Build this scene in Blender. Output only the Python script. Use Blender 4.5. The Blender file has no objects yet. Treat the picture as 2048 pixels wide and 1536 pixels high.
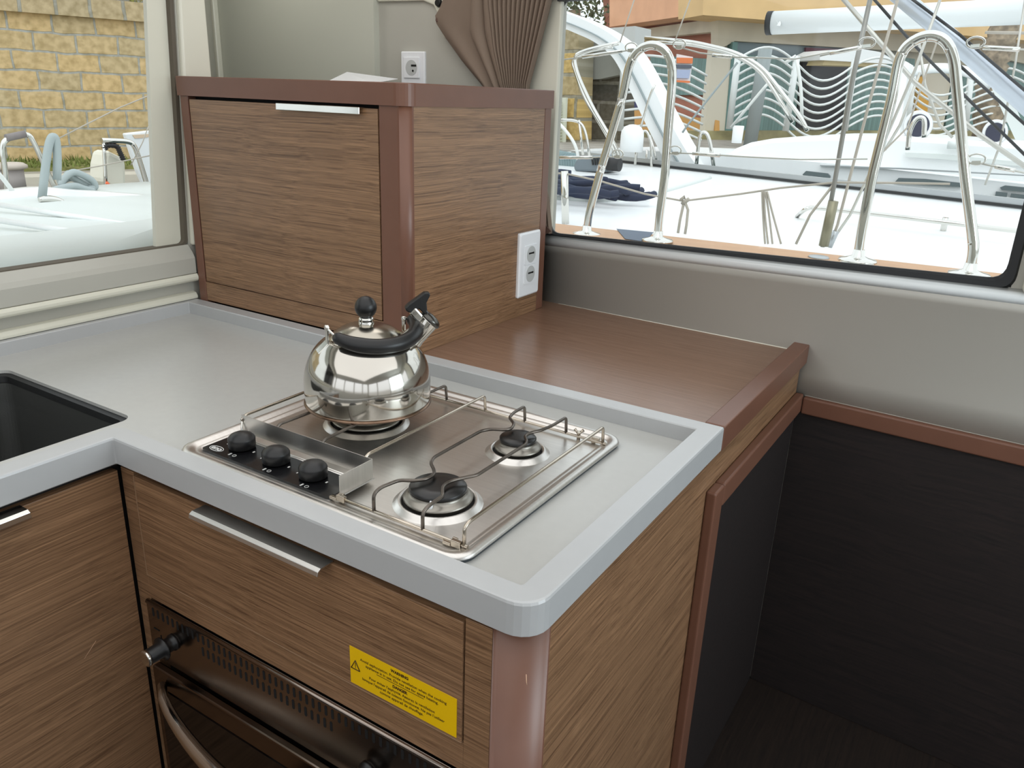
import bpy, bmesh, math, random
from mathutils import Vector, Matrix
random.seed(7)
S = bpy.context.scene
COL = S.collection
PI = math.pi

# ------------------------------------------------------------------ camera
F = 1585.13                       # focal length in pixels of the 2048 wide frame
CR = ((0.8428464767514783, 0.5370066628970911, 0.03512350540236167),
      (0.21116028009323856, -0.26997750956098154, -0.9394272086980421),
      (-0.4949961138620835, 0.7992096022542398, -0.34094407008489697))
CP = Vector((0.337, -0.6045, 1.42))
cam_data = bpy.data.cameras.new('camera')
cam_data.sensor_width = 36
cam_data.lens = F / 2048 * 36
cam_data.clip_start = 0.02
cam_data.clip_end = 300
cam = bpy.data.objects.new('camera', cam_data)
COL.objects.link(cam)
M = Matrix(((CR[0][0], -CR[1][0], -CR[2][0], CP.x),
            (CR[0][1], -CR[1][1], -CR[2][1], CP.y),
            (CR[0][2], -CR[1][2], -CR[2][2], CP.z),
            (0, 0, 0, 1)))
cam.matrix_world = M
S.camera = cam

# ------------------------------------------------------------------ world and light
w = bpy.data.worlds.new('overcast')
S.world = w
w.use_nodes = True
nt = w.node_tree
nt.nodes.clear()
wo = nt.nodes.new('ShaderNodeOutputWorld')
bg = nt.nodes.new('ShaderNodeBackground')
tc = nt.nodes.new('ShaderNodeTexCoord')
sx = nt.nodes.new('ShaderNodeSeparateXYZ')
cr = nt.nodes.new('ShaderNodeValToRGB')
nt.links.new(tc.outputs['Generated'], sx.inputs[0])
nt.links.new(sx.outputs['Z'], cr.inputs[0])
cr.color_ramp.elements[0].position = 0.0
cr.color_ramp.elements[0].color = (0.42, 0.42, 0.41, 1)
cr.color_ramp.elements[1].position = 0.35
cr.color_ramp.elements[1].color = (0.90, 0.94, 1.0, 1)
e = cr.color_ramp.elements.new(0.02)
e.color = (0.80, 0.84, 0.88, 1)
nt.links.new(cr.outputs[0], bg.inputs[0])
bg.inputs[1].default_value = 1.7
nt.links.new(bg.outputs[0], wo.inputs[0])
S.view_settings.view_transform = 'Standard'
S.view_settings.look = 'None'
S.view_settings.gamma = 1
S.view_settings.use_curve_mapping = False
S.view_settings.exposure = 0.0

sun = bpy.data.lights.new('hazy_sun', 'SUN')
sun.energy = 0.6
sun.angle = math.radians(40)
sun.color = (1, 0.98, 0.95)
so = bpy.data.objects.new('hazy_sun', sun)
so.rotation_euler = (math.radians(25), math.radians(15), 0)
COL.objects.link(so)

def area(name, loc, size, energy, color, direction, spread=180):
    l = bpy.data.lights.new(name, 'AREA')
    l.shape = 'RECTANGLE'
    l.size, l.size_y = size
    l.energy = energy
    l.color = color
    l.spread = math.radians(spread)
    o = bpy.data.objects.new(name, l)
    o.location = loc
    o.rotation_euler = Vector(direction).to_track_quat('-Z', 'Y').to_euler()
    COL.objects.link(o)
    return o
# unseen area lights added overhead and at the side to brighten the galley
area('ceiling_fill_light', (-0.1, -0.5, 1.94), (2.3, 2.6), 24, (0.99, 0.99, 1.0), (0, 0, -1))  # added overhead fill, no lamp fitting here
area('side_window_fill', (2.05, 0.60, 1.40), (1.2, 0.9), 12.5, (0.80, 0.93, 1.0), (-1, -0.05, -0.12), 140)  # added fill standing in the side window opening
area('corner_fill_light', (-1.62, 1.02, 1.94), (0.3, 0.15), 0.9, (1, 0.98, 0.96), (0, 0, -1))  # small added fill for the grey recess panel
area('corner_fill_light', (-0.95, 0.88, 1.94), (0.6, 0.45), 1.9, (1, 0.98, 0.96), (0, 0, -1))  # added fill for the cupboard side and the wall behind

# ------------------------------------------------------------------ helpers
def ray(u, v):
    c = ((u - 1024) / F, (v - 768) / F, 1.0)
    return Vector([sum(CR[i][j] * c[i] for i in range(3)) for j in range(3)])
def pn(u, v, P, N):
    """point of the photograph on the plane through P with normal N"""
    r = ray(u, v); P = Vector(P); N = Vector(N)
    return CP + r * ((P - CP).dot(N) / r.dot(N))
def py(u, v, y): return pn(u, v, (0, y, 0), (0, 1, 0))
def px(u, v, x): return pn(u, v, (x, 0, 0), (1, 0, 0))
def pz(u, v, z): return pn(u, v, (0, 0, z), (0, 0, 1))
def depth(p):
    d = Vector(p) - CP
    return sum(CR[2][i] * d[i] for i in range(3))

def L(c):
    return tuple(((x / 255) / 12.92 if x / 255 <= 0.04045 else ((x / 255 + 0.055) / 1.055) ** 2.4) for x in c) + (1,)

def mat(name, rgb, rough=0.5, metal=0.0, noise=0.0, nscale=20, bump=0.0, bscale=200, coat=0.0, spec=0.5, stretch=None):
    m = bpy.data.materials.new(name)
    m.use_nodes = True
    t = m.node_tree
    b = t.nodes['Principled BSDF']
    b.inputs['Base Color'].default_value = L(rgb)
    b.inputs['Roughness'].default_value = rough
    b.inputs['Metallic'].default_value = metal
    b.inputs['Specular IOR Level'].default_value = spec
    if coat:
        b.inputs['Coat Weight'].default_value = coat
        b.inputs['Coat Roughness'].default_value = 0.08
    if noise or bump:
        co = t.nodes.new('ShaderNodeTexCoord')
        mp = t.nodes.new('ShaderNodeMapping')
        t.links.new(co.outputs['Object'], mp.inputs[0])
        if stretch: mp.inputs['Scale'].default_value = stretch
    if noise:
        n = t.nodes.new('ShaderNodeTexNoise')
        n.inputs['Scale'].default_value = nscale
        n.inputs['Detail'].default_value = 6
        t.links.new(mp.outputs[0], n.inputs['Vector'])
        r = t.nodes.new('ShaderNodeValToRGB')
        c = L(rgb)
        r.color_ramp.elements[0].position = 0.3
        r.color_ramp.elements[1].position = 0.7
        r.color_ramp.elements[0].color = tuple(x * (1 - noise) for x in c[:3]) + (1,)
        r.color_ramp.elements[1].color = tuple(min(1, x * (1 + noise)) for x in c[:3]) + (1,)
        t.links.new(n.outputs['Fac'], r.inputs[0])
        t.links.new(r.outputs[0], b.inputs['Base Color'])
    if bump:
        n2 = t.nodes.new('ShaderNodeTexNoise')
        n2.inputs['Scale'].default_value = bscale
        n2.inputs['Detail'].default_value = 4
        t.links.new(mp.outputs[0], n2.inputs['Vector'])
        bp = t.nodes.new('ShaderNodeBump')
        bp.inputs['Strength'].default_value = bump
        bp.inputs['Distance'].default_value = 0.002
        t.links.new(n2.outputs['Fac'], bp.inputs['Height'])
        t.links.new(bp.outputs[0], b.inputs['Normal'])
    return m

def wood(name, light, dark, axis, rough=0.34, fine=230, contrast=1.0, wave=0.6):
    """fine straight veneer grain running along the given axis"""
    m = bpy.data.materials.new(name)
    m.use_nodes = True
    t = m.node_tree
    b = t.nodes['Principled BSDF']
    b.inputs['Roughness'].default_value = rough
    co = t.nodes.new('ShaderNodeTexCoord')
    mp = t.nodes.new('ShaderNodeMapping')
    t.links.new(co.outputs['Object'], mp.inputs[0])
    sc = [fine, fine, fine]
    sc['xyz'.index(axis)] = fine * 0.014
    mp.inputs['Scale'].default_value = sc
    # gentle wander of the grain
    wn = t.nodes.new('ShaderNodeTexNoise')
    wn.inputs['Scale'].default_value = 5
    wn.inputs['Detail'].default_value = 2
    t.links.new(co.outputs['Object'], wn.inputs['Vector'])
    vm = t.nodes.new('ShaderNodeVectorMath'); vm.operation = 'SCALE'
    vm.inputs['Scale'].default_value = wave * 7
    t.links.new(wn.outputs['Color'], vm.inputs[0])
    va = t.nodes.new('ShaderNodeVectorMath'); va.operation = 'ADD'
    t.links.new(mp.outputs[0], va.inputs[0]); t.links.new(vm.outputs[0], va.inputs[1])
    n = t.nodes.new('ShaderNodeTexNoise')
    n.inputs['Scale'].default_value = 1
    n.inputs['Detail'].default_value = 5
    n.inputs['Roughness'].default_value = 0.65
    t.links.new(va.outputs[0], n.inputs['Vector'])
    m3 = t.nodes.new('ShaderNodeMapping')
    sc2 = [120, 120, 120]; sc2['xyz'.index(axis)] = 1.6
    m3.inputs['Scale'].default_value = sc2
    t.links.new(co.outputs['Object'], m3.inputs[0])
    n3 = t.nodes.new('ShaderNodeTexNoise'); n3.inputs['Scale'].default_value = 1; n3.inputs['Detail'].default_value = 3
    t.links.new(m3.outputs[0], n3.inputs['Vector'])
    mx = t.nodes.new('ShaderNodeMath'); mx.operation = 'MULTIPLY_ADD'
    mx.inputs[1].default_value = 0.76
    t.links.new(n.outputs['Fac'], mx.inputs[0])
    ml = t.nodes.new('ShaderNodeMath'); ml.operation = 'MULTIPLY'; ml.inputs[1].default_value = 0.24
    t.links.new(n3.outputs['Fac'], ml.inputs[0])
    t.links.new(ml.outputs[0], mx.inputs[2])
    r = t.nodes.new('ShaderNodeValToRGB')
    h = 0.13 / contrast
    r.color_ramp.elements[0].position = 0.5 - h
    r.color_ramp.elements[1].position = 0.5 + h
    r.color_ramp.elements[0].color = L(dark)
    r.color_ramp.elements[1].color = L(light)
    t.links.new(mx.outputs[0], r.inputs[0])
    t.links.new(r.outputs[0], b.inputs['Base Color'])
    bp = t.nodes.new('ShaderNodeBump')
    bp.inputs['Strength'].default_value = 0.25
    bp.inputs['Distance'].default_value = 0.0008
    t.links.new(mx.outputs[0], bp.inputs['Height'])
    t.links.new(bp.outputs[0], b.inputs['Normal'])
    return m

def empty(name, loc, label=None, cat=None, group=None, kind=None):
    o = bpy.data.objects.new(name, None)
    o.location = loc
    o.empty_display_size = 0.05
    COL.objects.link(o)
    tag(o, label, cat, group, kind)
    return o
def tag(o, label=None, cat=None, group=None, kind=None):
    if label: o['label'] = label
    if cat: o['category'] = cat
    if group: o['group'] = group
    if kind: o['kind'] = kind
    return o
def root_loc(o):
    v = Vector((0, 0, 0))
    while o is not None:
        v = v + Vector(o.location); o = o.parent
    return v

class MB:
    """collects shapes given in world coordinates; build() links ONE mesh object"""
    def __init__(s): s.v = []; s.f = []; s.sm = []
    def add(s, vs, fs, smooth=False):
        n = len(s.v); s.v += [Vector(p) for p in vs]
        for f in fs: s.f.append([i + n for i in f]); s.sm.append(smooth)
        return s
    def box(s, x0, x1, y0, y1, z0, z1):
        vs = [(x, y, z) for x in (x0, x1) for y in (y0, y1) for z in (z0, z1)]
        return s.add(vs, [(0, 1, 3, 2), (4, 6, 7, 5), (0, 4, 5, 1), (2, 3, 7, 6), (0, 2, 6, 4), (1, 5, 7, 3)])
    def obox(s, c, ax, ay, az, hx, hy, hz):
        c = Vector(c); ax = Vector(ax).normalized() * hx; ay = Vector(ay).normalized() * hy; az = Vector(az).normalized() * hz
        vs = [c + ax * i + ay * j + az * k for i in (-1, 1) for j in (-1, 1) for k in (-1, 1)]
        return s.add(vs, [(0, 1, 3, 2), (4, 6, 7, 5), (0, 4, 5, 1), (2, 3, 7, 6), (0, 2, 6, 4), (1, 5, 7, 3)])
    def prism(s, poly, off):
        """poly: 3D points of a flat outline; off: extrusion vector"""
        n = len(poly); off = Vector(off)
        vs = [Vector(p) for p in poly] + [Vector(p) + off for p in poly]
        fs = [list(range(n))[::-1], list(range(n, 2 * n))]
        for i in range(n): fs.append((i, (i + 1) % n, n + (i + 1) % n, n + i))
        return s.add(vs, fs)
    def tube(s, pts, r, n=10, closed=False, cap=True):
        P = [Vector(p) for p in pts]
        P = [p for i, p in enumerate(P) if i == 0 or (p - P[i - 1]).length > 1e-6]
        R = r if isinstance(r, (list, tuple)) else [r] * len(P)
        m = len(P); vs = []; up = None
        for i in range(m):
            if closed: t = (P[(i + 1) % m] - P[i - 1])
            else: t = (P[min(i + 1, m - 1)] - P[max(i - 1, 0)])
            t.normalize()
            if up is None:
                up = Vector((0, 0, 1)) if abs(t.z) < 0.9 else Vector((1, 0, 0))
            up = up - t * up.dot(t)
            if up.length < 1e-5: up = t.orthogonal()
            up.normalize(); sd = t.cross(up)
            for k in range(n):
                a = 2 * PI * k / n
                vs.append(P[i] + (up * math.cos(a) + sd * math.sin(a)) * R[i])
        fs = []
        for i in range(m if closed else m - 1):
            j = (i + 1) % m
            for k in range(n):
                l = (k + 1) % n
                fs.append((i * n + k, i * n + l, j * n + l, j * n + k))
        s.add(vs, fs, True)
        if cap and not closed:
            b = len(s.v) - len(vs)
            s.f.append([b + k for k in range(n)][::-1]); s.sm.append(False)
            s.f.append([b + (m - 1) * n + k for k in range(n)]); s.sm.append(False)
        return s
    def lathe(s, prof, c, n=48, axis=(0, 0, 1), smooth=True, cap=True):
        """prof: (radius, height) list along the axis from centre c"""
        c = Vector(c); ax = Vector(axis).normalized(); u = ax.orthogonal().normalized(); v = ax.cross(u)
        vs = []
        for r, h in prof:
            for k in range(n):
                a = 2 * PI * k / n
                vs.append(c + ax * h + (u * math.cos(a) + v * math.sin(a)) * r)
        fs = []
        for i in range(len(prof) - 1):
            for k in range(n):
                l = (k + 1) % n
                fs.append((i * n + k, i * n + l, (i + 1) * n + l, (i + 1) * n + k))
        s.add(vs, fs, smooth)
        if cap:
            b = len(s.v) - len(vs)
            s.f.append([b + k for k in range(n)][::-1]); s.sm.append(False)
            e = b + (len(prof) - 1) * n
            s.f.append([e + k for k in range(n)]); s.sm.append(False)
        return s
    def loops(s, ls, cap0=False, cap1=True, smooth=False):
        n = len(ls[0]); vs = [p for l in ls for p in l]; fs = []
        for i in range(len(ls) - 1):
            for k in range(n):
                l = (k + 1) % n
                fs.append((i * n + k, i * n + l, (i + 1) * n + l, (i + 1) * n + k))
        if cap0: fs.append(list(range(n))[::-1])
        if cap1: fs.append([(len(ls) - 1) * n + k for k in range(n)])
        return s.add(vs, fs, smooth)
    def grid(s, rows, smooth=True):
        n = len(rows[0]); vs = [p for r in rows for p in r]; fs = []
        for i in range(len(rows) - 1):
            for k in range(n - 1):
                fs.append((i * n + k, i * n + k + 1, (i + 1) * n + k + 1, (i + 1) * n + k))
        return s.add(vs, fs, smooth)
    def build(s, name, m, parent=None, bevel=0.0, label=None, seg=2, solid=0.0, origin=None):
        o0 = root_loc(parent) if parent else Vector(origin or (0, 0, 0))
        me = bpy.data.meshes.new(name)
        me.from_pydata([tuple(v - o0) for v in s.v], [], s.f)
        me.polygons.foreach_set('use_smooth', s.sm)
        bm = bmesh.new(); bm.from_mesh(me)
        bmesh.ops.recalc_face_normals(bm, faces=bm.faces)
        bm.to_mesh(me); bm.free()
        me.materials.append(m)
        o = bpy.data.objects.new(name, me)
        COL.objects.link(o)
        if parent: o.parent = parent
        else: o.location = o0
        if solid:
            sm_ = o.modifiers.new('thickness', 'SOLIDIFY'); sm_.thickness = solid; sm_.offset = 0
        if bevel:
            bv = o.modifiers.new('bevel', 'BEVEL'); bv.width = bevel; bv.segments = seg
            bv.limit_method = 'ANGLE'; bv.angle_limit = math.radians(35); bv.harden_normals = False
        if label: o['label'] = label
        return o

def smooth_path(pts, r=0.01, n=4):
    """round the corners of a polyline"""
    P = [Vector(p) for p in pts]; out = [P[0]]
    for i in range(1, len(P) - 1):
        a, b, c = P[i - 1], P[i], P[i + 1]
        d0 = min(r, (a - b).length * 0.49); d1 = min(r, (c - b).length * 0.49)
        p0 = b + (a - b).normalized() * d0; p1 = b + (c - b).normalized() * d1
        for k in range(n + 1):
            t = k / n
            out.append(p0 * (1 - t) ** 2 + b * 2 * t * (1 - t) + p1 * t * t)
    out.append(P[-1]); return out
def catmull(pts, n=6):
    P = [Vector(p) for p in pts]; P = [P[0] * 2 - P[1]] + P + [P[-1] * 2 - P[-2]]; out = []
    for i in range(1, len(P) - 2):
        for k in range(n):
            t = k / n; a, b, c, d = P[i - 1], P[i], P[i + 1], P[i + 2]
            out.append(0.5 * ((2 * b) + (c - a) * t + (2 * a - 5 * b + 4 * c - d) * t * t + (3 * b - a - 3 * c + d) * t ** 3))
    out.append(P[-2]); return out
def rloop(poly, rad, z, n=6):
    """polygon (x, y) with rounded corners -> list of 3D points; rad: number or list"""
    m = len(poly); out = []
    for i in range(m):
        r = rad[i] if isinstance(rad, (list, tuple)) else rad
        a, b, c = Vector(poly[i - 1]), Vector(poly[i]), Vector(poly[(i + 1) % m])
        d0 = (a - b).normalized(); d1 = (c - b).normalized()
        p0 = b + d0 * r; p1 = b + d1 * r; q = b + (d0 + d1) * r      # right-angled corners
        for k in range(n + 1):
            t = k / n * PI / 2
            out.append(Vector((*(q - d0 * (math.sin(t)) * r * 1 - d1 * (1 - 0) * 0 + Vector((0, 0)))[:2], z)) if False else
                       Vector((*(q - d1 * math.cos(t) * r - d0 * math.sin(t) * r)[:2], z)))
    return out
def rrect(x0, x1, y0, y1, r, z, n=6):
    return rloop([(x0, y0), (x1, y0), (x1, y1), (x0, y1)], r, z, n)
def txt(name, body, size, pos, right, up, m, parent=None, align='LEFT', bold=0.0, shear=0, sx=1.0):
    cu = bpy.data.curves.new(name, 'FONT')
    cu.body = body; cu.size = size; cu.align_x = align; cu.offset = bold; cu.shear = shear; cu.extrude = 0.00015
    tmp = bpy.data.objects.new(name + '_curve', cu)
    COL.objects.link(tmp)
    dg = bpy.context.evaluated_depsgraph_get()
    me = bpy.data.meshes.new_from_object(tmp.evaluated_get(dg))
    bpy.data.objects.remove(tmp)
    r = Vector(right).normalized(); u = Vector(up).normalized(); nn = r.cross(u)
    pos = Vector(pos); o0 = root_loc(parent) if parent else Vector((0, 0, 0))
    for v in me.vertices:
        v.co = pos + r * v.co.x * sx + u * v.co.y + nn * v.co.z - o0
    me.materials.clear(); me.materials.append(m)
    o = bpy.data.objects.new(name, me); COL.objects.link(o)
    if parent: o.parent = parent
    return o

# ------------------------------------------------------------------ materials
M_grey = mat('grey_solid_surface', (180, 180, 176), 0.25, noise=0.015, nscale=60, bump=0.02, bscale=400)
M_lipgrey = mat('grey_solid_surface_rim', (176, 177, 177), 0.27, noise=0.01, nscale=40)
M_woodx = wood('oak_veneer_lengthwise', (160, 124, 92), (92, 66, 46), 'x', fine=520, contrast=0.85)
M_woody = wood('oak_veneer_crosswise', (160, 124, 92), (92, 66, 46), 'y', fine=520, contrast=0.85)
M_shelf = wood('brown_veneer_shelf', (146, 114, 94), (118, 90, 72), 'x', rough=0.24, fine=260, contrast=0.6)
M_trim = mat('red_brown_lacquered_trim', (112, 76, 60), 0.36, noise=0.05, nscale=15)
M_dark = wood('wenge_panel', (36, 26, 24), (18, 13, 12), 'x', rough=0.6, fine=160)
M_black_gap = mat('shadow_gap_black', (14, 11, 9), 0.8)
M_steel = mat('brushed_steel', (214, 211, 206), 0.33, 1.0, noise=0.05, nscale=3, bump=0.05, bscale=60, stretch=(4, 60, 4))
M_chrome = mat('polished_steel', (214, 212, 206), 0.09, 1.0)
M_wire = mat('steel_wire', (186, 176, 162), 0.18, 1.0, noise=0.2, nscale=14)
M_kettle = mat('kettle_polished_steel', (192, 188, 180), 0.095, 1.0, noise=0.04, nscale=6)
M_blackpl = mat('matt_black_plastic', (15, 15, 16), 0.38)
M_blackgl = mat('black_enamel_panel', (16, 16, 18), 0.16, bump=0.02)
M_castiron = mat('burner_cap_black', (15, 15, 15), 0.3, noise=0.3, nscale=60)
M_alu = mat('cast_aluminium', (150, 146, 138), 0.35, 1.0, noise=0.1, nscale=30)
M_soot = mat('sooted_wire', (104, 97, 90), 0.33, 0.95, noise=0.35, nscale=25)
M_white_pl = mat('white_socket_plastic', (232, 234, 236), 0.3)
M_socket_in = mat('grey_socket_well', (186, 188, 186), 0.4)
M_cream = mat('cream_gelcoat', (214, 212, 196), 0.35, noise=0.02, nscale=5)
M_wall = mat('wall_lining_gelcoat', (178, 176, 166), 0.38, noise=0.02, nscale=6)
M_panelgrey = mat('grey_laminate', (192, 193, 180), 0.4)
M_ceil = mat('ceiling_lining', (225, 224, 218), 0.7)
M_floor = wood('cabin_sole', (40, 30, 24), (24, 18, 15), 'y', rough=0.5)
M_rubber = mat('black_rubber_gasket', (38, 40, 42), 0.5)
M_sink = mat('dark_composite_sink', (62, 63, 61), 0.38, bump=0.25, bscale=900)
M_sinkrim = mat('black_sealant', (26, 27, 28), 0.5, bump=0.2, bscale=600)
M_yellow = mat('yellow_sticker', (236, 190, 8), 0.35)
M_ink = mat('dark_brown_ink', (56, 30, 6), 0.6)
M_whiteink = mat('white_ink', (215, 215, 212), 0.6)
M_curtain = mat('taupe_curtain_fabric', (120, 104, 90), 0.85, bump=0.2, bscale=700)
M_curtain_hem = mat('curtain_hem_brown', (96, 72, 62), 0.85)
M_gelwhite = mat('boat_white_gelcoat', (238, 240, 240), 0.3)
M_gelpale = mat('boat_pale_nonskid', (214, 219, 216), 0.55)
M_teak = mat('teak_strip', (196, 156, 122), 0.6, noise=0.12, nscale=12, stretch=(1, 20, 20))
M_navy = mat('navy_rope', (44, 52, 72), 0.9, bump=0.6, bscale=250)
M_rope = mat('grey_rope', (176, 168, 156), 0.9)
M_alurail = mat('silver_anodised_rail', (176, 180, 182), 0.35, 0.7)
M_boom = mat('white_boom_paint', (228, 232, 232), 0.35)
M_mastgrey = mat('silver_spar', (196, 204, 214), 0.3, 0.3)
M_blk = mat('black_line', (34, 36, 38), 0.6)
M_hose = mat('grey_hose', (164, 174, 174), 0.6)
M_concrete = mat('quay_concrete', (150, 144, 134), 0.9, noise=0.2, nscale=3)
M_grass = mat('grass_and_weeds', (122, 122, 70), 0.95, noise=0.45, nscale=9)
M_peach = mat('peach_render', (222, 168, 132), 0.85, noise=0.08, nscale=2)
M_terra = mat('terracotta_render', (176, 118, 98), 0.85, noise=0.08, nscale=3)
M_ochre = mat('ochre_render', (224, 188, 136), 0.85, noise=0.08, nscale=2)
M_bgrey = mat('weathered_grey_band', (206, 198, 180), 0.9, noise=0.1, nscale=2)
M_teal = mat('teal_shutters', (112, 142, 138), 0.6, noise=0.25, nscale=7, stretch=(3, 3, 0.05))
M_tealframe = mat('teal_frame', (100, 134, 130), 0.5)
M_doordark = mat('dark_glass_doorway', (30, 30, 36), 0.25)
M_tile = mat('cream_tiles', (214, 206, 188), 0.6)
M_poster = mat('poster_paper', (232, 228, 228), 0.7)
M_orange = mat('poster_orange', (232, 132, 82), 0.7)
M_blueink = mat('poster_pale_blue', (176, 186, 214), 0.7)
M_postdark = mat('poster_photo_dark', (96, 100, 112), 0.7)
M_palm = mat('palm_bark', (150, 134, 112), 0.95, noise=0.5, nscale=9, bump=0.6, bscale=20)
M_leaf = mat('foliage', (96, 104, 76), 0.9, noise=0.5, nscale=12)
M_raft = mat('pale_fender_vinyl', (226, 222, 206), 0.6)
M_galv = mat('galvanised_grey', (150, 158, 158), 0.6)
M_mustard = mat('mustard_cloth', (214, 160, 60), 0.8)
M_red = mat('faded_red', (150, 70, 74), 0.8)
M_blue = mat('bright_blue', (60, 150, 210), 0.6)
M_vent = mat('pale_olive_shutter', (212, 214, 196), 0.7)
M_water = mat('harbour_water', (74, 96, 92), 0.08, bump=0.6, bscale=6)

def glass_mat(name):
    m = bpy.data.materials.new(name); m.use_nodes = True
    t = m.node_tree; t.nodes.clear()
    o = t.nodes.new('ShaderNodeOutputMaterial'); mx = t.nodes.new('ShaderNodeMixShader')
    tr = t.nodes.new('ShaderNodeBsdfTransparent'); gl = t.nodes.new('ShaderNodeBsdfGlossy')
    lw = t.nodes.new('ShaderNodeFresnel'); lw.inputs['IOR'].default_value = 1.35
    gl.inputs['Roughness'].default_value = 0.02
    tr.inputs[0].default_value = (0.95, 0.97, 0.96, 1)
    t.links.new(lw.outputs[0], mx.inputs[0]); t.links.new(tr.outputs[0], mx.inputs[1])
    t.links.new(gl.outputs[0], mx.inputs[2]); t.links.new(mx.outputs[0], o.inputs[0])
    return m
M_glass = glass_mat('window_glass')

def brick_mat(name, bw, bh, c1, c2, mortar, ms=0.012, moss=0.0, rot=None):
    m = bpy.data.materials.new(name); m.use_nodes = True
    t = m.node_tree; b = t.nodes['Principled BSDF']; b.inputs['Roughness'].default_value = 0.95
    co = t.nodes.new('ShaderNodeTexCoord'); se = t.nodes.new('ShaderNodeSeparateXYZ'); cb = t.nodes.new('ShaderNodeCombineXYZ')
    t.links.new(co.outputs['Object'], se.inputs[0]); t.links.new(se.outputs[0], cb.inputs[0]); t.links.new(se.outputs[2], cb.inputs[1])
    wn = t.nodes.new('ShaderNodeTexNoise'); wn.inputs['Scale'].default_value = 3.5; wn.inputs['Detail'].default_value = 3
    t.links.new(cb.outputs[0], wn.inputs['Vector'])
    vs = t.nodes.new('ShaderNodeVectorMath'); vs.operation = 'SCALE'; vs.inputs['Scale'].default_value = 0.05
    t.links.new(wn.outputs['Color'], vs.inputs[0])
    ad = t.nodes.new('ShaderNodeVectorMath'); ad.operation = 'ADD'
    t.links.new(cb.outputs[0], ad.inputs[0]); t.links.new(vs.outputs[0], ad.inputs[1])
    br = t.nodes.new('ShaderNodeTexBrick')
    br.inputs['Scale'].default_value = 1; br.inputs['Brick Width'].default_value = bw; br.inputs['Row Height'].default_value = bh
    br.inputs['Mortar Size'].default_value = ms; br.inputs['Mortar Smooth'].default_value = 0.3
    br.inputs['Color1'].default_value = L(c1); br.inputs['Color2'].default_value = L(c2); br.inputs['Mortar'].default_value = L(mortar)
    br.inputs['Bias'].default_value = 0
    t.links.new(ad.outputs[0], br.inputs['Vector'])
    n = t.nodes.new('ShaderNodeTexNoise'); n.inputs['Scale'].default_value = 14; n.inputs['Detail'].default_value = 7
    t.links.new(cb.outputs[0], n.inputs['Vector'])
    r = t.nodes.new('ShaderNodeValToRGB'); r.color_ramp.elements[0].position = 0.32; r.color_ramp.elements[1].position = 0.62
    r.color_ramp.elements[0].color = (0.55, 0.53, 0.42, 1); r.color_ramp.elements[1].color = (1, 1, 1, 1)
    t.links.new(n.outputs['Fac'], r.inputs[0])
    mu = t.nodes.new('ShaderNodeMix'); mu.data_type = 'RGBA'; mu.blend_type = 'MULTIPLY'; mu.inputs['Factor'].default_value = 0.7
    t.links.new(br.outputs['Color'], mu.inputs['A']); t.links.new(r.outputs[0], mu.inputs['B'])
    t.links.new(mu.outputs['Result'], b.inputs['Base Color'])
    bp = t.nodes.new('ShaderNodeBump'); bp.inputs['Strength'].default_value = 0.6; bp.inputs['Distance'].default_value = 0.02
    iv = t.nodes.new('ShaderNodeMath'); iv.operation = 'SUBTRACT'; iv.inputs[0].default_value = 1
    t.links.new(br.outputs['Fac'], iv.inputs[1]); t.links.new(iv.outputs[0], bp.inputs['Height'])
    t.links.new(bp.outputs[0], b.inputs['Normal'])
    return m
M_tufa = brick_mat('yellow_tufa_blocks', 0.41, 0.19, (222, 190, 138), (200, 180, 142), (178, 176, 168))
M_tufa2 = brick_mat('patchy_stone_blocks', 0.62, 0.33, (216, 182, 110), (170, 158, 130), (160, 154, 136), 0.03)
M_stoned = brick_mat('dark_weathered_stone', 0.7, 0.3, (112, 106, 92), (88, 86, 80), (146, 142, 130), 0.03)

# ================================================================== THE ROOM
WP, WN = (-0.05, 1.204, 0), (0.0425, 1, 0)       # inner face of the hull-side wall (slightly skewed)
def wy(x): return 1.204 - 0.0425 * (x + 0.05)
XL = -1.36                                         # inner face of the left wall

# back wall with window opening
mb = MB()
def wquad(x0, x1, z0, z1, t=0.05, z0b=None, z1b=None):
    z0b = z0 if z0b is None else z0b; z1b = z1 if z1b is None else z1b
    mb.prism([(x0, wy(x0), z0), (x1, wy(x1), z0b), (x1, wy(x1), z1b), (x0, wy(x0), z1)], (0.0425 * t, t, 0))
WX0, WX1, WZ0a, WZ0b, WZ1 = -0.715, 0.352, 1.071, 1.107, 1.655
wquad(-1.317, 2.1, 0, 1.06)
wquad(-1.317, 2.1, WZ1, 1.95)
wquad(-1.317, WX0, 1.06, WZ1)
wquad(WX1, 1.0, 1.06, WZ1)
wquad(1.9, 2.1, 1.06, WZ1)
wquad(WX0, WX1, 1.06, WZ0a, z1b=WZ0b)
wback = mb.build('wall_back', M_wall); tag(wback, kind='structure')
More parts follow.
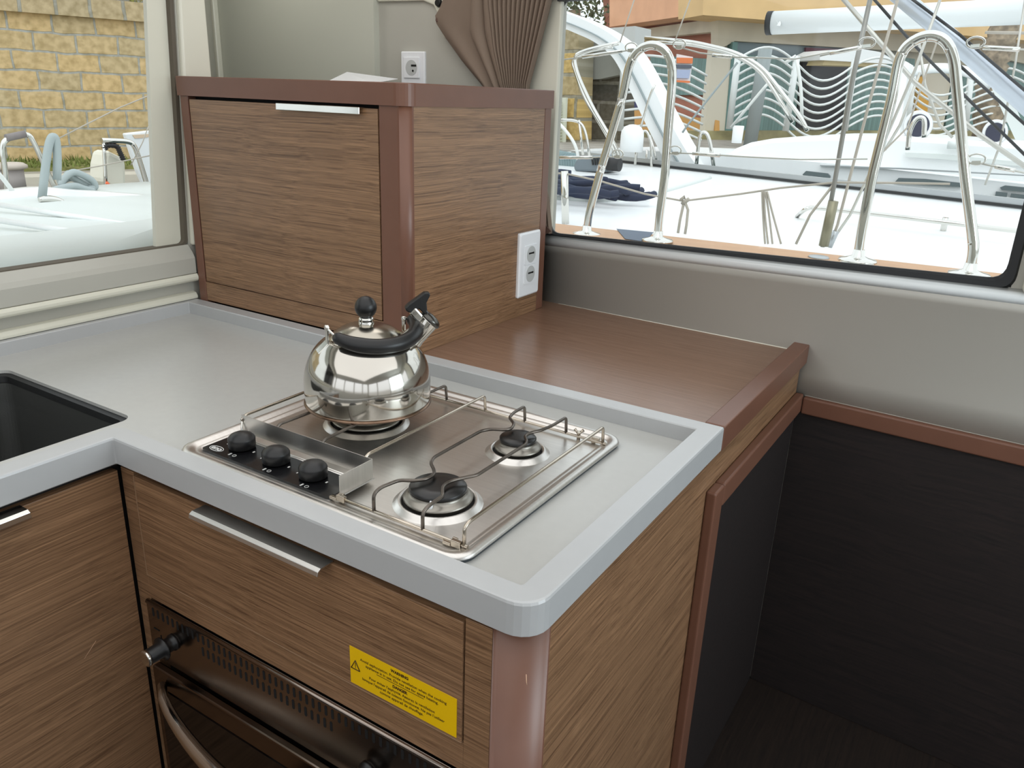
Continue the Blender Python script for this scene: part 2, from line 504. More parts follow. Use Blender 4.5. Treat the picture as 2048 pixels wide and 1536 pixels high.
# sill under the window: rounded ledge
def sweep_x(name, prof, x0, x1, m, z_off1=0.0, parent=None, bevel=0.002):
    """profile of (distance into the room, z) swept along the back wall"""
    r = [[Vector((x, wy(x) - d, z + zo)) for d, z in prof] for x, zo in ((x0, 0), (x1, z_off1))]
    b = MB(); n = len(prof)
    b.add(r[0] + r[1], [(i, (i + 1) % n, n + (i + 1) % n, n + i) for i in range(n)] + [list(range(n))[::-1], list(range(n, 2 * n))])
    return b.build(name, m, parent, bevel=bevel, seg=3)
o = sweep_x('trim_1', [(0, 1.054), (0.0315, 1.054)] + [(0.0315 * max(0, (z_ - 0.82) / 0.234) ** 2, z_) for z_ in (1.035, 1.01, 0.985, 0.96, 0.935, 0.91, 0.885, 0.86)] + [(0.0012, 0.83), (0.0012, 0.765), (-0.004, 0.765), (-0.004, 1.0)], -0.80, 2.05, mat('glossy_wall_ledge', (180, 178, 170), 0.30), 0.0713, bevel=0)
for f_ in o.data.polygons: f_.use_smooth = len(f_.vertices) == 4
tag(o, kind='structure')
o = sweep_x('trim_13', [(0, 1.0775), (0.024, 1.0745), (0.030, 1.0725), (0.0335, 1.068), (0.034, 1.062), (0.0315, 1.054), (0, 1.054)], -0.80, 1.0, mat('glossy_daylit_sill', (216, 220, 220), 0.14), 0.045, bevel=0)  # cool white tone stands for daylight reflected off the sill top
for f_ in o.data.polygons: f_.use_smooth = len(f_.vertices) == 4
tag(o, kind='structure')
# pillar on the right of the window
mb = MB(); xr = 0.372
mb.prism([(xr, wy(xr) + 0.001, 1.103), (xr + 0.45, wy(xr + .45) + 0.001, 1.103), (xr + 0.45, wy(xr + .45) + 0.001, 1.7), (xr, wy(xr) + 0.001, 1.7)], (-0.003, -0.045, 0))
o = mb.build('trim_2', M_cream, bevel=0.014, seg=4); tag(o, kind='structure')
mb = MB(); mb.prism([(-0.80, wy(-.8) + 0.001, 1.08), (-0.692, wy(-.7) + 0.001, 1.10), (-0.692, wy(-.7) + 0.001, 1.66), (-0.80, wy(-.8) + 0.001, 1.66)], (-0.001, -0.014, 0))
o = mb.build('trim_12', M_cream, bevel=0.004, seg=3); tag(o, kind='structure')
# window: rubber gasket ring and pane
def wall_loop(ins, dy, n=5):
    x0, x1 = WX0 + ins, WX1 - ins
    out = []
    r = 0.03
    P = [(x0, WZ0a + ins), (x1, WZ0b + ins), (x1, WZ1 - ins), (x0, WZ1 - ins)]
    for i in range(4):
        a, b, c = Vector(P[i - 1]), Vector(P[i]), Vector(P[(i + 1) % 4])
        p0 = b + (a - b).normalized() * r; p1 = b + (c - b).normalized() * r
        for k in range(n + 1):
            t = k / n; q = p0 * (1 - t) ** 2 + b * 2 * t * (1 - t) + p1 * t * t
            out.append(Vector((q.x, wy(q.x) + dy, q.y)))
    return out
win1 = empty('window_1', (-0.2, 1.21, 1.09), kind='structure')
MB().loops([wall_loop(-0.008, 0.004), wall_loop(-0.002, -0.006), wall_loop(0.010, -0.006), wall_loop(0.014, 0.002), wall_loop(0.014, 0.008)], cap1=False).build('gasket', M_rubber, win1)
MB().loops([wall_loop(0.0, 0.008), wall_loop(0.0, 0.013)], cap0=True, cap1=True).build('pane', M_glass, win1)
# black band above the window (upper frame)
mb = MB(); mb.prism([(-0.70, wy(-.7) - 0.002, 1.637), (0.34, wy(.34) - 0.002, 1.652), (0.34, wy(.34) - 0.002, 1.70), (-0.70, wy(-.7) - 0.002, 1.70)], (0, -0.02, 0))
o = mb.build('trim_3', M_rubber); tag(o, kind='structure')

# left wall: sill wall with a window opening, pillar, recess
mb = MB()
mb.box(XL - 0.04, XL, -1.9, 0.715, 0, 1.034)
mb.box(XL - 0.04, XL, -1.9, 0.715, 1.74, 1.95)
mb.prism([(XL - 0.04, 0.612, 1.034), (XL - 0.04, 0.700, 1.034), (XL - 0.04, 0.700, 1.74), (XL - 0.04, 0.648, 1.74)], (0.04, 0, 0))
mb.box(XL - 0.04, XL, -1.9, -1.7, 1.034, 1.74)
wl = mb.build('wall_left', M_wall); tag(wl, kind='structure')
# sill: sloped top and face
def sweep_y(name, prof, y0, y1, m, parent=None, bevel=0.0015):
    b = MB(); n = len(prof)
    r = [[Vector((XL + d, y, z)) for d, z in prof] for y in (y0, y1)]
    b.add(r[0] + r[1], [(i, (i + 1) % n, n + (i + 1) % n, n + i) for i in range(n)] + [list(range(n))[::-1], list(range(n, 2 * n))])
    return b.build(name, m, parent, bevel=bevel, seg=3)
o = sweep_y('trim_4', [(0.0, 0.985), (0.020, 0.985), (0.020, 1.022), (0.014, 1.033), (-0.002, 1.052), (-0.04, 1.054), (-0.04, 1.034), (0.0, 1.03)], -1.7, 0.612, M_wall); tag(o, kind='structure')
o = sweep_y('trim_5', [(0.0, 0.968), (0.022, 0.966), (0.026, 0.971), (0.026, 0.977), (0.022, 0.984), (0.0, 0.985)], -1.9, 0.612, M_cream); tag(o, kind='structure')
o = sweep_y('trim_6', [(0.0, 0.921), (0.016, 0.921), (0.016, 0.927), (0.010, 0.935), (0.0, 0.938)], -1.9, 0.612, M_cream); tag(o, kind='structure')
mb = MB(); mb.prism([(XL - 0.004, 0.616, 1.05), (XL - 0.004, 0.714, 1.05), (XL - 0.004, 0.714, 1.94), (XL - 0.004, 0.661, 1.94)], (0.016, 0, 0))
o = mb.build('trim_7', M_cream, bevel=0.006, seg=3); tag(o, kind='structure')
win2 = empty('window_2', (XL - 0.01, 0.0, 1.05), kind='structure')
def lloop(y0, y1, z0, z1, x, r=0.012, n=4):
    l = rloop([(y0, z0), (y1, z0), (y1, z1), (y0, z1)], r, 0, n)
    return [Vector((x, p.x + (0.05 * (p.y - 1.055) if p.x > 0 else 0), p.y)) for p in l]
MB().loops([lloop(-1.7, 0.6135, 1.052, 1.745, XL - 0.034), lloop(-1.7, 0.6135, 1.052, 1.745, XL - 0.004), lloop(-1.688, 0.6035, 1.0545, 1.735, XL - 0.004), lloop(-1.688, 0.6035, 1.0545, 1.735, XL - 0.034)], cap1=False).build('gasket', mat('brown_grey_gasket', (92, 84, 72), 0.6), win2)
MB().prism([(XL - 0.030, 0.536, 1.0545), (XL - 0.030, 0.6035, 1.0545), (XL - 0.030, 0.6375, 1.735), (XL - 0.030, 0.5945, 1.735)], (0.012, 0, 0)).build('window_stile', M_cream, win2)
MB().prism([(XL - 0.0335, -1.69, 1.054), (XL - 0.0335, 0.604, 1.054), (XL - 0.0335, 0.638, 1.735), (XL - 0.0335, -1.69, 1.735)], (0.003, 0, 0)).build('pane', M_glass, win2)
# recess beyond the left wall, with a grey laminate end panel
mb = MB(); mb.box(-2.02, -1.302, 1.235, 1.262, 0, 1.95)
o = mb.build('wall_recess', M_panelgrey); tag(o, kind='structure')
mb = MB(); mb.prism([(-1.40, 0.690, 0), (-1.40, 0.715, 0), (-2.02, 1.262, 0), (-2.05, 1.262, 0), (-2.05, 1.150, 0)], (0, 0, 1.95))
o = mb.build('wall_recess_side', M_wall); tag(o, kind='structure')
mb = MB(); mb.box(-1.985, -1.955, 1.215, 1.2355, 0.6, 1.95)
o = mb.build('trim_8', M_cream, bevel=0.004); tag(o, kind='structure')
# floor, ceiling and the walls behind the camera (the saloon is glazed all round)
mb = MB(); mb.box(-1.36, 2.1, -2.5, 1.24, -0.05, -0.001); o = mb.build('floor', M_floor); tag(o, kind='structure')
mb = MB(); mb.box(-2.06, 2.2, -2.6, 1.3, 1.951, 2.0); o = mb.build('ceiling', M_ceil); tag(o, kind='structure')
mb = MB()
mb.box(2.1, 2.15, -2.5, 1.2, 0, 0.80); mb.box(2.1, 2.15, -2.5, 1.2, 1.90, 2.0)
for yy in (-2.5, -1.3, -0.1, 1.05): mb.box(2.1, 2.15, yy, yy + 0.08, 0.80, 1.90)
o = mb.build('wall_right', M_ceil); tag(o, kind='structure')
mb = MB()
mb.box(-1.4, 2.15, -2.55, -2.5, 0, 0.95); mb.box(-1.4, 2.15, -2.55, -2.5, 1.90, 2.0)
for xx in (-1.4, -0.5, 0.4, 1.3, 2.05): mb.box(xx, xx + 0.08, -2.55, -2.5, 0.95, 1.90)
o = mb.build('wall_front', M_ceil); tag(o, kind='structure')
mb = MB(); mb.box(XL - 0.04, XL, -2.5, -1.9, 0, 1.0); mb.box(XL - 0.04, XL, -2.5, -1.9, 1.8, 1.95)
o = mb.build('wall_left_rear', M_ceil); tag(o, kind='structure')

# ================================================================== WORKTOP
LT, SF, LB = 0.92, 0.892, 0.8755
wt = empty('worktop', (-0.68, 0.3, LB), 'grey L-shaped solid surface worktop with a raised rim all round', 'worktop')
outer = [(0, 0), (0, 0.610), (-1.352, 0.610), (-1.352, -1.5), (-0.7356, -1.5), (-0.7356, 0)]
inner = [(-0.0355, 0.033), (-0.0355, 0.5735), (-1.331, 0.5735), (-1.331, -1.47), (-0.771, -1.47), (-0.771, 0.033)]
ro = [0.034, 0.001, 0.001, 0.001, 0.001, 0.003]
ri = [0.004, 0.002, 0.002, 0.002, 0.002, 0.022]
def wl_(poly, rad, z):
    return rloop(poly, rad, z, 6)
def grow(p, d):   # inset the outline for small chamfers
    sg = [(-1, 1), (-1, -1), (1, -1), (1, 1), (-1, 1), (-1, 1)]
    return [(x + sg[i][0] * d, y + sg[i][1] * d) for i, (x, y) in enumerate(p)]
ls = [wl_(grow(inner, 0), ri, SF - 0.001), wl_(inner, ri, LT - 0.002), wl_(grow(inner, -0.0015), ri, LT),
      wl_(grow(outer, 0.003), ro, LT), wl_(grow(outer, 0.001), ro, LT - 0.001), wl_(outer, ro, LT - 0.004), wl_(outer, ro, LB + 0.002), wl_(grow(outer, 0.002), ro, LB), wl_(grow(inner, -0.001), ri, LB)]
MB().loops(ls, cap1=False).build('rim', M_lipgrey, wt)
# sunken surface with the sink opening
sink_poly = [(-0.843, -0.42), (-0.843, 0.101), (-1.25, 0.101), (-1.25, -0.42)]
bm = bmesh.new()
def addloop(pts):
    vs = [bm.verts.new(p) for p in pts]
    return [bm.edges.new((vs[i], vs[(i + 1) % len(vs)])) for i in range(len(vs))]
off = root_loc(wt)
ed = addloop([p - off for p in rloop(grow(inner, -0.004), ri, SF, 6)]) + addloop([p - off for p in rloop(sink_poly, 0.022, SF, 8)])
bmesh.ops.triangle_fill(bm, use_beauty=True, use_dissolve=False, edges=ed)
bmesh.ops.recalc_face_normals(bm, faces=bm.faces)
for f in bm.faces:
    if f.normal.z < 0: f.normal_flip()
me = bpy.data.meshes.new('top_surface'); bm.to_mesh(me); bm.free(); me.materials.append(M_grey)
o = bpy.data.objects.new('top_surface', me); COL.objects.link(o); o.parent = wt
# cut edge of the sink opening
MB().loops([rloop(sink_poly, 0.022, SF, 8), rloop(sink_poly, 0.022, SF - 0.006, 8)], cap1=False).build('sink_cutout_edge', M_grey, wt)
# mitre seam where the two runs of the rim meet
MB().prism([(-0.7352, -0.0006, LT - 0.004), (-0.7368, -0.0006, LT - 0.004), (-0.7368, -0.0006, LB), (-0.7352, -0.0006, LB)], (0, -0.0006, 0)).build('seam', mat('seam_glue', (92, 80, 60), 0.8), wt)

# sink
sk = empty('sink', (-1.05, -0.16, 0.70), 'dark grey composite sink basin set in the grey worktop', 'sink')
def sp(g): return [(-0.843 - g, -0.42 + g), (-0.843 - g, 0.101 - g), (-1.25 + g, 0.101 - g), (-1.25 + g, -0.42 + g)]
MB().loops([rloop(sp(-0.006), 0.024, SF - 0.0065, 8), rloop(sp(0.0), 0.022, SF - 0.0065, 8), rloop(sp(0.010), 0.018, SF - 0.008, 8), rloop(sp(0.011), 0.018, SF - 0.020, 8)], cap1=False).build('rim_seal', M_sinkrim, sk)
MB().loops([rloop(sp(-0.01), 0.03, SF - 0.021, 8), rloop(sp(0.010), 0.028, SF - 0.021, 8), rloop(sp(0.012), 0.028, SF - 0.06, 8), rloop(sp(0.022), 0.032, SF - 0.175, 8), rloop(sp(0.045), 0.03, SF - 0.185, 8)], cap1=True).build('basin', M_sink, sk)
MB().lathe([(0.03, 0), (0.042, 0.003), (0.045, 0.0)], (-1.05, -0.16, SF - 0.184), 24, cap=False).build('drain', M_chrome, sk)

# ================================================================== PENINSULA CABINET UNDER THE HOB
CX0 = -0.7356
cab = empty('hob_cabinet', (-0.37, 0.3, 0), 'wood veneer base cabinet with rounded brown corner post under the hob', 'cabinet')
DZ1, DZ0 = 0.860, 0.687
mb = MB()   # front frame around drawer and oven
mb.box(-0.7438, -0.7115, 0.010, 0.028, 0, 0.866)
mb.box(-0.0935, -0.0565, 0.010, 0.028, 0, 0.866)
mb.box(-0.7115, -0.0935, 0.010, 0.028, 0.642, 0.6855)
mb.box(-0.7115, -0.0935, 0.010, 0.028, 0, 0.25)
mb.build('front_frame', M_woodx, cab, bevel=0.0006)
MB().box(CX0 + 0.002, -0.03, 0.029, 0.5, 0.02, 0.872).build('carcass', M_black_gap, cab)
MB().box(-0.7098, -0.0955, 0.0085, 0.028, DZ0, DZ1).build('drawer_front', M_woodx, cab, bevel=0.0012)
# thin pale lines of the edge banding round the drawer
M_band = mat('edge_banding', (158, 128, 100), 0.5)
mb = MB()
mb.box(-0.7108, -0.7098, 0.0082, 0.02, DZ0, DZ1); mb.box(-0.7108, -0.0955, 0.0082, 0.02, DZ0 - 0.001, DZ0)
mb.build('edge_banding', M_band, cab)
# drawer pull: folded steel strip over the top edge
def pull(parent, x0, x1, y, z, name='handle', m=M_steel):
    prof = [(0.004, 0.0), (-0.018, 0.0), (-0.023, -0.003), (-0.0245, -0.009), (-0.0225, -0.0095), (-0.021, -0.005), (-0.0175, -0.0025), (0.004, -0.002)]
    b = MB(); n = len(prof); r = [[Vector((x, y + a, z + c)) for a, c in prof] for x in (x0, x1)]
    b.add(r[0] + r[1], [(i, (i + 1) % n, n + (i + 1) % n, n + i) for i in range(n)] + [list(range(n))[::-1], list(range(n, 2 * n))])
    return b.build(name, m, parent, bevel=0.0005)
h = pull(cab, -0.548, -0.300, 0.0085, 0.8625); h['label'] = 'slim brushed steel drawer pull'
# rounded brown corner post
post = []
rad = 0.046; cx_, cy_ = -0.0105 - rad, 0.010 + rad
ring = [Vector((-0.0565, 0.0095, 0))] + [Vector((cx_ + rad * math.sin(t * PI / 2 / 10), cy_ - rad * math.cos(t * PI / 2 / 10), 0)) for t in range(11)] + [Vector((-0.0105, 0.062, 0))]
ring[0] = Vector((-0.056, 0.0095, 0)); ring[-1] = Vector((-0.0095, 0.058, 0))
innr = [Vector((-0.022, 0.058, 0)), Vector((-0.056, 0.024, 0))]
poly = [p + Vector((0, 0, 0.0)) for p in ring + innr]
MB().prism(poly, (0, 0, 0.874)).build('corner_post', M_trim, cab)
for p in cab.children:
    if p.name.startswith('corner_post'):
        for f in p.data.polygons: f.use_smooth = abs(f.normal.z) < 0.5
# end panel (faces right) and its continuation behind the worktop
MB().box(-0.024, -0.0105, 0.0585, 1.196, 0.0, 0.874).build('end_panel', M_woody, cab)
MB().box(-0.0108, -0.0098, 0.0580, 0.0588, 0.0, 0.874).build('pale_edge_line', M_band, cab)
# moulding on the end panel: upright post and top rail
MB().box(-0.0105, 0.008, 0.590, 0.634, 0, 0.806).build('end_stile', M_trim, cab, bevel=0.004, seg=3)
MB().box(-0.0105, 0.008, 0.6365, 1.194, 0.762, 0.806).build('end_rail', M_trim, cab, bevel=0.004, seg=3)
MB().box(-0.0105, -0.006, 0.636, 1.194, 0.0, 0.761).build('dark_end_panel', M_dark, cab)
# yellow warning sticker on the drawer
stk = MB().box(-0.2735, -0.1025, 0.0078, 0.0084, 0.691, 0.7485).build('warning_label', M_yellow, cab, label='yellow warning sticker with bilingual text')
TX = dict(right=(1, 0, 0), up=(0, 0, 1), m=M_ink, parent=stk)
def line(body, cx, z, size=0.0052, bold=0.0, sx=1.0):
    txt('lettering', body, size, (cx, 0.00765, z), align='CENTER', bold=bold, sx=sx, **TX)
line('WARNING', -0.190, 0.7407, 0.0058, 0.0002)
line('Avoid asphyxiation. Provide ventilation when the cooking', -0.1865, 0.7332, 0.0056, sx=1.06)
line('appliance is in use. Do not use for space heating.', -0.188, 0.7270, 0.0056, sx=1.06)
line('DANGER', -0.190, 0.7175, 0.0058, 0.0002)
line("Pour eviter l'asphyxie. Assurez la ventilation", -0.188, 0.7110, 0.0056, sx=1.06)
line("lorsque l'appareil de cuisson fonctionne. Ne pas l'utiliser", -0.1865, 0.7045, 0.0056, sx=1.04)
line('comme appareil de chauffage.', -0.188, 0.6980, 0.0056, sx=1.06)
MB().box(-0.228, -0.152, 0.0074, 0.0078, 0.7242, 0.7247).build('lettering', M_ink, stk)
mb = MB()
tri = [Vector((-0.2715, 0.0074, 0.7155)), Vector((-0.2565, 0.0074, 0.7155)), Vector((-0.264, 0.0074, 0.7295))]
for i in range(3): mb.tube([tri[i], tri[(i + 1) % 3]], 0.0006, 6)
mb.box(-0.2644, -0.2636, 0.0073, 0.0078, 0.7195, 0.7255); mb.box(-0.2644, -0.2636, 0.0073, 0.0078, 0.7175, 0.7185)
mb.build('warning_triangle', M_ink, stk)
# scratches on the post
MB().tube([(-0.0145, 0.0155, 0.822), (-0.0140, 0.0160, 0.812), (-0.0135, 0.0163, 0.808)], 0.0005, 5).build('scratch', mat('bare_wood_scratch', (220, 180, 150), 0.7), cab)

# ------------------------------------------------------------------ oven
ov = empty('oven', (-0.4, 0.2, 0.25), 'stainless built-in oven with slotted vent panel and curved handle', 'oven')
OX0, OX1 = -0.7185, -0.075
M_ovst = mat('oven_fascia_steel', (150, 138, 128), 0.2, 1.0)
MB().box(OX0, OX1, 0.004, 0.010, 0.530, 0.641).build('fascia', M_ovst, ov, bevel=0.003, seg=2)
mb = MB(); mb.tube([(OX0 + 0.004, 0.0045, 0.638), (OX1 - 0.004, 0.0045, 0.638)], 0.0035, 10)
mb.build('fascia_roll', M_ovst, ov)
M_slot = mat('slot_black', (8, 8, 8), 0.9)
def slot(parent, x, z, h=0.0165, w_=0.0024):
    pts = rloop([(x - w_, z - h / 2), (x + w_, z - h / 2), (x + w_, z + h / 2), (x - w_, z + h / 2)], w_ * 0.95, 0, 3)
    return [Vector((p.x, 0.0036, p.y)) for p in pts]
mb = MB(); ns = 0
x = OX0 + 0.018
while x < OX1 - 0.02:
    mb.prism(slot(ov, x, 0.6225), (0, 0.0006, 0)); x += 0.0123
x = -0.585
while x < -0.305:
    mb.prism(slot(ov, x + 0.004, 0.600), (0, 0.0006, 0)); x += 0.0123
s_ = mb.build('vent_slots', M_slot, ov); s_['kind'] = 'stuff'; s_['label'] = 'rows of narrow black vent slots'
# door with dark glass and bowed handle
dr = MB().box(OX0 + 0.016, OX1 - 0.006, -0.010, 0.004, 0.25, 0.527).build('door', mat('oven_door_steel', (120, 108, 98), 0.16, 1.0), ov, bevel=0.003)
MB().box(OX0 + 0.030, OX1 - 0.02, -0.0115, -0.010, 0.26, 0.490).build('glass', mat('oven_glass', (6, 6, 7), 0.06), dr)
hp = [Vector((OX0 + 0.045 + t * 0.56, -0.014 - 0.052 * math.sin(PI * t) ** 0.6, 0.505 - 0.035 * math.sin(PI * t) ** 0.8)) for t in [i / 24 for i in range(25)]]
MB().tube(hp, [0.007 + 0.006 * math.sin(PI * i / 24) for i in range(25)], 14).build('handle', M_chrome, dr)
def oven_knob(x, z, big):
    ax = (0, -1, 0)
    k = MB().lathe([(0.014, 0), (0.014, 0.003), (0.012, 0.004), (0.012, 0.018), (0.019, 0.019), (0.0195, 0.022), (0.013, 0.024), (0.0125, 0.046), (0.010, 0.048)], (x, 0.004, z), 24, ax).build('knob', M_blackpl, ov)
    if big:
        MB().lathe([(0.0135, 0.0), (0.0135, 0.004), (0.011, 0.0055)], (x, -0.042, z), 20, ax).build('chrome_cap', M_chrome, k)
    return k
oven_knob(-0.655, 0.585, True)
oven_knob(-0.245, 0.560, False)
# burner pictogram beside the left knob
mb = MB(); mb.box(-0.705, -0.690, 0.0032, 0.0038, 0.590, 0.5915); mb.tube([(-0.688, 0.0035, 0.583), (-0.688, 0.0035, 0.577), (-0.684, 0.0035, 0.575), (-0.682, 0.0035, 0.577)], 0.0006, 5)
mb.build('pictogram', M_slot, ov)

# ------------------------------------------------------------------ sink cabinet on the left
sc = empty('sink_cabinet', (-1.05, -0.6, 0), 'dark-stained wooden cabinet under the sink at the left edge', 'cabinet')
MB().box(-0.7595, -0.7435, -0.60, 0.0045, 0.02, 0.862).build('door', M_woody, sc, bevel=0.0008)
MB().box(-1.33, -0.762, -1.45, 0.56, 0.0, 0.69).build('carcass', M_black_gap, sc)
MB().box(-0.768, -0.7595, -1.45, 0.030, 0.0, 0.8745).build('frame', M_black_gap, sc)
MB().box(-0.7595, -0.7435, -1.20, -0.603, 0.02, 0.862).build('door', M_woody, sc, bevel=0.0008)
b = MB()
prof = [(-0.004, 0.0), (0.018, 0.0), (0.023, -0.003), (0.0245, -0.011), (0.0225, -0.0115), (0.021, -0.005), (0.0175, -0.0025), (-0.004, -0.002)]
n = len(prof); r = [[Vector((-0.7435 + a, y, 0.864 + c)) for a, c in prof] for y in (-0.45, -0.138)]
b.add(r[0] + r[1], [(i, (i + 1) % n, n + (i + 1) % n, n + i) for i in range(n)] + [list(range(n))[::-1], list(range(n, 2 * n))])
b.build('handle', M_chrome, sc, bevel=0.0005, label='polished steel door pull')
# scratch on the door
MB().tube([(-0.7432, -0.092, 0.575), (-0.7432, -0.070, 0.595)], 0.0004, 5).build('scratch', mat('pale_scratch', (190, 150, 120), 0.7), sc)

# ================================================================== BROWN SHELF BEHIND THE HOB
sh = empty('wooden_shelf', (-0.3, 0.9, 0.88), 'glossy brown veneer shelf between the hob worktop and the window wall', 'shelf')
mb = MB(); mb.prism([(-1.31, 0.611, 0.88), (-0.030, 0.611, 0.88), (-0.030, wy(-.03) - 0.001, 0.88), (-1.31, wy(-1.31) - 0.001, 0.88)], (0, 0, 0.0205))
mb.build('shelf_board', M_shelf, sh)
mb = MB(); mb.prism([(-0.034, 0.611, 0.8755), (0.001, 0.611, 0.8755), (0.001, wy(0) - 0.0, 0.8755), (-0.034, wy(0) - 0.0, 0.8755)], (0, 0, 0.0445))
mb.build('raised_end_trim', M_trim, sh, bevel=0.0025, seg=3)
mb = MB()
prof = [(0.0, 0.9), (0.003, 0.9), (0.0, 0.906)]
# dark lined recess right of the cabinet
mb = MB(); mb.prism([(-0.005, wy(0) - 0.0005, 0.0), (2.09, wy(2.09) - 0.0005, 0.0), (2.09, wy(2.09) - 0.0005, 0.765), (-0.005, wy(0) - 0.0005, 0.765)], (0, -0.006, 0))
dp = mb.build('panelling', M_dark, None, origin=(1.0, 1.15, 0)); tag(dp, 'very dark wood panel on the wall below the brown rail', 'panel')
mb = MB(); mb.prism([(0.009, wy(0) - 0.0, 0.760), (2.09, wy(2.09), 0.760), (2.09, wy(2.09), 0.800), (0.009, wy(0), 0.800)], (0, -0.018, 0))
o = mb.build('wall_rail', M_trim, None, bevel=0.004, seg=3, origin=(1.0, 1.15, 0.76)); tag(o, 'brown wooden rail running along the wall above the dark panel', 'rail')
# pale sealant line along the wall
o = sweep_x('trim_9', [(0, 0.9005), (0.004, 0.9005), (0, 0.9045)], -0.66, -0.034, M_cream, bevel=0); tag(o, kind='structure')
o = sweep_x('trim_10', [(0, 0.800), (0.0015, 0.800), (0, 0.802)], 0.009, 1.5, M_cream, bevel=0); tag(o, kind='structure')

# ================================================================== TOWER CABINET
tw = empty('corner_cabinet', (-1.0, 0.9, 0.90), 'wood veneer corner cupboard with thick brown top and lift-up door', 'cabinet')
TXR, TXL, TYF, TYB = -0.672, -1.337, 0.612, 1.160
MB().box(TXR - 0.014, TXR - 0.0006, 0.630, 1.1285, 0.901, 1.3955).build('side_panel', M_woody, tw)
MB().box(TXL + 0.004, TXR - 0.014, 0.634, 1.150, 0.902, 1.394).build('carcass', M_black_gap, tw)
MB().box(TXL, -1.3105, 0.6118, 0.640, 0.9015, 1.397).build('left_stile', M_trim, tw, bevel=0.002)
MB().box(TXL, TXL + 0.004, 0.640, 1.15, 0.9015, 1.397).build('left_side', M_trim, tw)
# rounded front corner post with a shallow groove
rad = 0.022
ringp = [Vector((-0.7385, TYF, 0))] + [Vector((TXR - rad + rad * math.sin(t * PI / 16), TYF + rad - rad * math.cos(t * PI / 16), 0)) for t in range(9)] + [Vector((TXR, 0.6315 + 0.003, 0)), Vector((TXR - 0.012, 0.6345, 0)), Vector((-0.7385, 0.6345, 0))]
o = MB().prism([p + Vector((0, 0, 0.9012)) for p in ringp], (0, 0, 0.4958)).build('corner_post', M_trim, tw)
for f in o.data.polygons: f.use_smooth = abs(f.normal.z) < 0.5 and (f.normal.x > 0.1 and f.normal.y < -0.1)
MB().box(TXR - 0.014, TXR, 1.1300, TYB, 0.9012, 1.397).build('rear_stile', M_trim, tw, bevel=0.0015)
tl = [(TXL - 0.006, TYF - 0.004), (TXR + 0.003, TYF - 0.004), (TXR + 0.003, 1.165), (TXL - 0.006, 1.165)]
tr = [0.004, 0.03, 0.002, 0.002]
MB().loops([rloop(tl, tr, 1.3955, 8), rloop(tl, tr, 1.4355, 8), rloop([(a + (0.001 if i in (0, 3) else -0.001), b_ + (0.001 if i < 2 else -0.001)) for i, (a, b_) in enumerate(tl)], tr, 1.437, 8)], cap0=True, cap1=True).build('top', M_trim, tw)
td = MB().box(-1.3055, -0.7425, 0.612, 0.630, 0.969, 1.3885).build('door', M_woodx, tw, bevel=0.0008)
MB().box(-1.3095, -0.739, 0.6125, 0.630, 0.9212, 0.9672).build('lower_panel', M_woodx, tw, bevel=0.0008)
b = MB()
prof = [(0.004, 0.0015), (-0.012, 0.0015), (-0.0125, -0.012), (-0.0105, -0.012), (-0.010, -0.0005), (0.004, -0.0005)]
n = len(prof); r = [[Vector((x, 0.612 + a, 1.3887 + c)) for a, c in prof] for x in (-1.010, -0.779)]
b.add(r[0] + r[1], [(i, (i + 1) % n, n + (i + 1) % n, n + i) for i in range(n)] + [list(range(n))[::-1], list(range(n, 2 * n))])
b.build('handle', M_chrome, td, bevel=0.002, label='polished steel strip pull', seg=2)
# loose white paper on top
o = MB().prism([(-1.28, 1.02, 1.438), (-1.10, 1.0, 1.438), (-1.12, 1.12, 1.452), (-1.31, 1.13, 1.4665)], (0, 0, 0.0008)).build('paper_sheet', M_white_pl, None, origin=(-1.2, 1.05, 1.438))
tag(o, 'white sheet of paper lying on top of the corner cupboard', 'paper')

# double socket on the cabinet side
ws = empty('wall_socket', (TXR, 1.075, 0.948), 'white double power socket on the side of the wooden corner cupboard', 'socket')
PXs = TXR - 0.0004
def yz(y0, y1, z0, z1, r, x, n=4):
    return [Vector((x, p.x, p.y)) for p in rloop([(y0, z0), (y1, z0), (y1, z1), (y0, z1)], r, 0, n)]
MB().loops([yz(1.0265, 1.1235, 0.950, 1.110, 0.004, PXs), yz(1.0265, 1.1235, 0.950, 1.110, 0.004, PXs + 0.005), yz(1.0305, 1.1195, 0.954, 1.106, 0.004, PXs + 0.0085), yz(1.040, 1.112, 0.966, 1.094, 0.003, PXs + 0.0085)], cap0=True).build('cover_plate', M_white_pl, ws)
for zc in (1.0545, 1.0055):
    f_ = MB().loops([yz(1.048, 1.104, zc - 0.0235, zc + 0.0235, 0.003, PXs + 0.008), yz(1.048, 1.104, zc - 0.0235, zc + 0.0235, 0.003, PXs + 0.0105)], cap1=True).build('socket_insert', M_white_pl, ws)
    MB().lathe([(0.0205, 0.0), (0.0205, 0.0006)], (PXs + 0.0104, 1.076, zc), 28, (1, 0, 0)).build('socket_well', M_socket_in, f_)
    mb = MB(); mb.box(PXs + 0.0108, PXs + 0.0114, 1.064, 1.088, zc + 0.001, zc + 0.005); mb.lathe([(0.0028, 0), (0.0028, 0.0008)], (PXs + 0.0108, 1.086, zc + 0.003), 10, (1, 0, 0))
    mb.build('pin_holes', M_blackpl, f_)
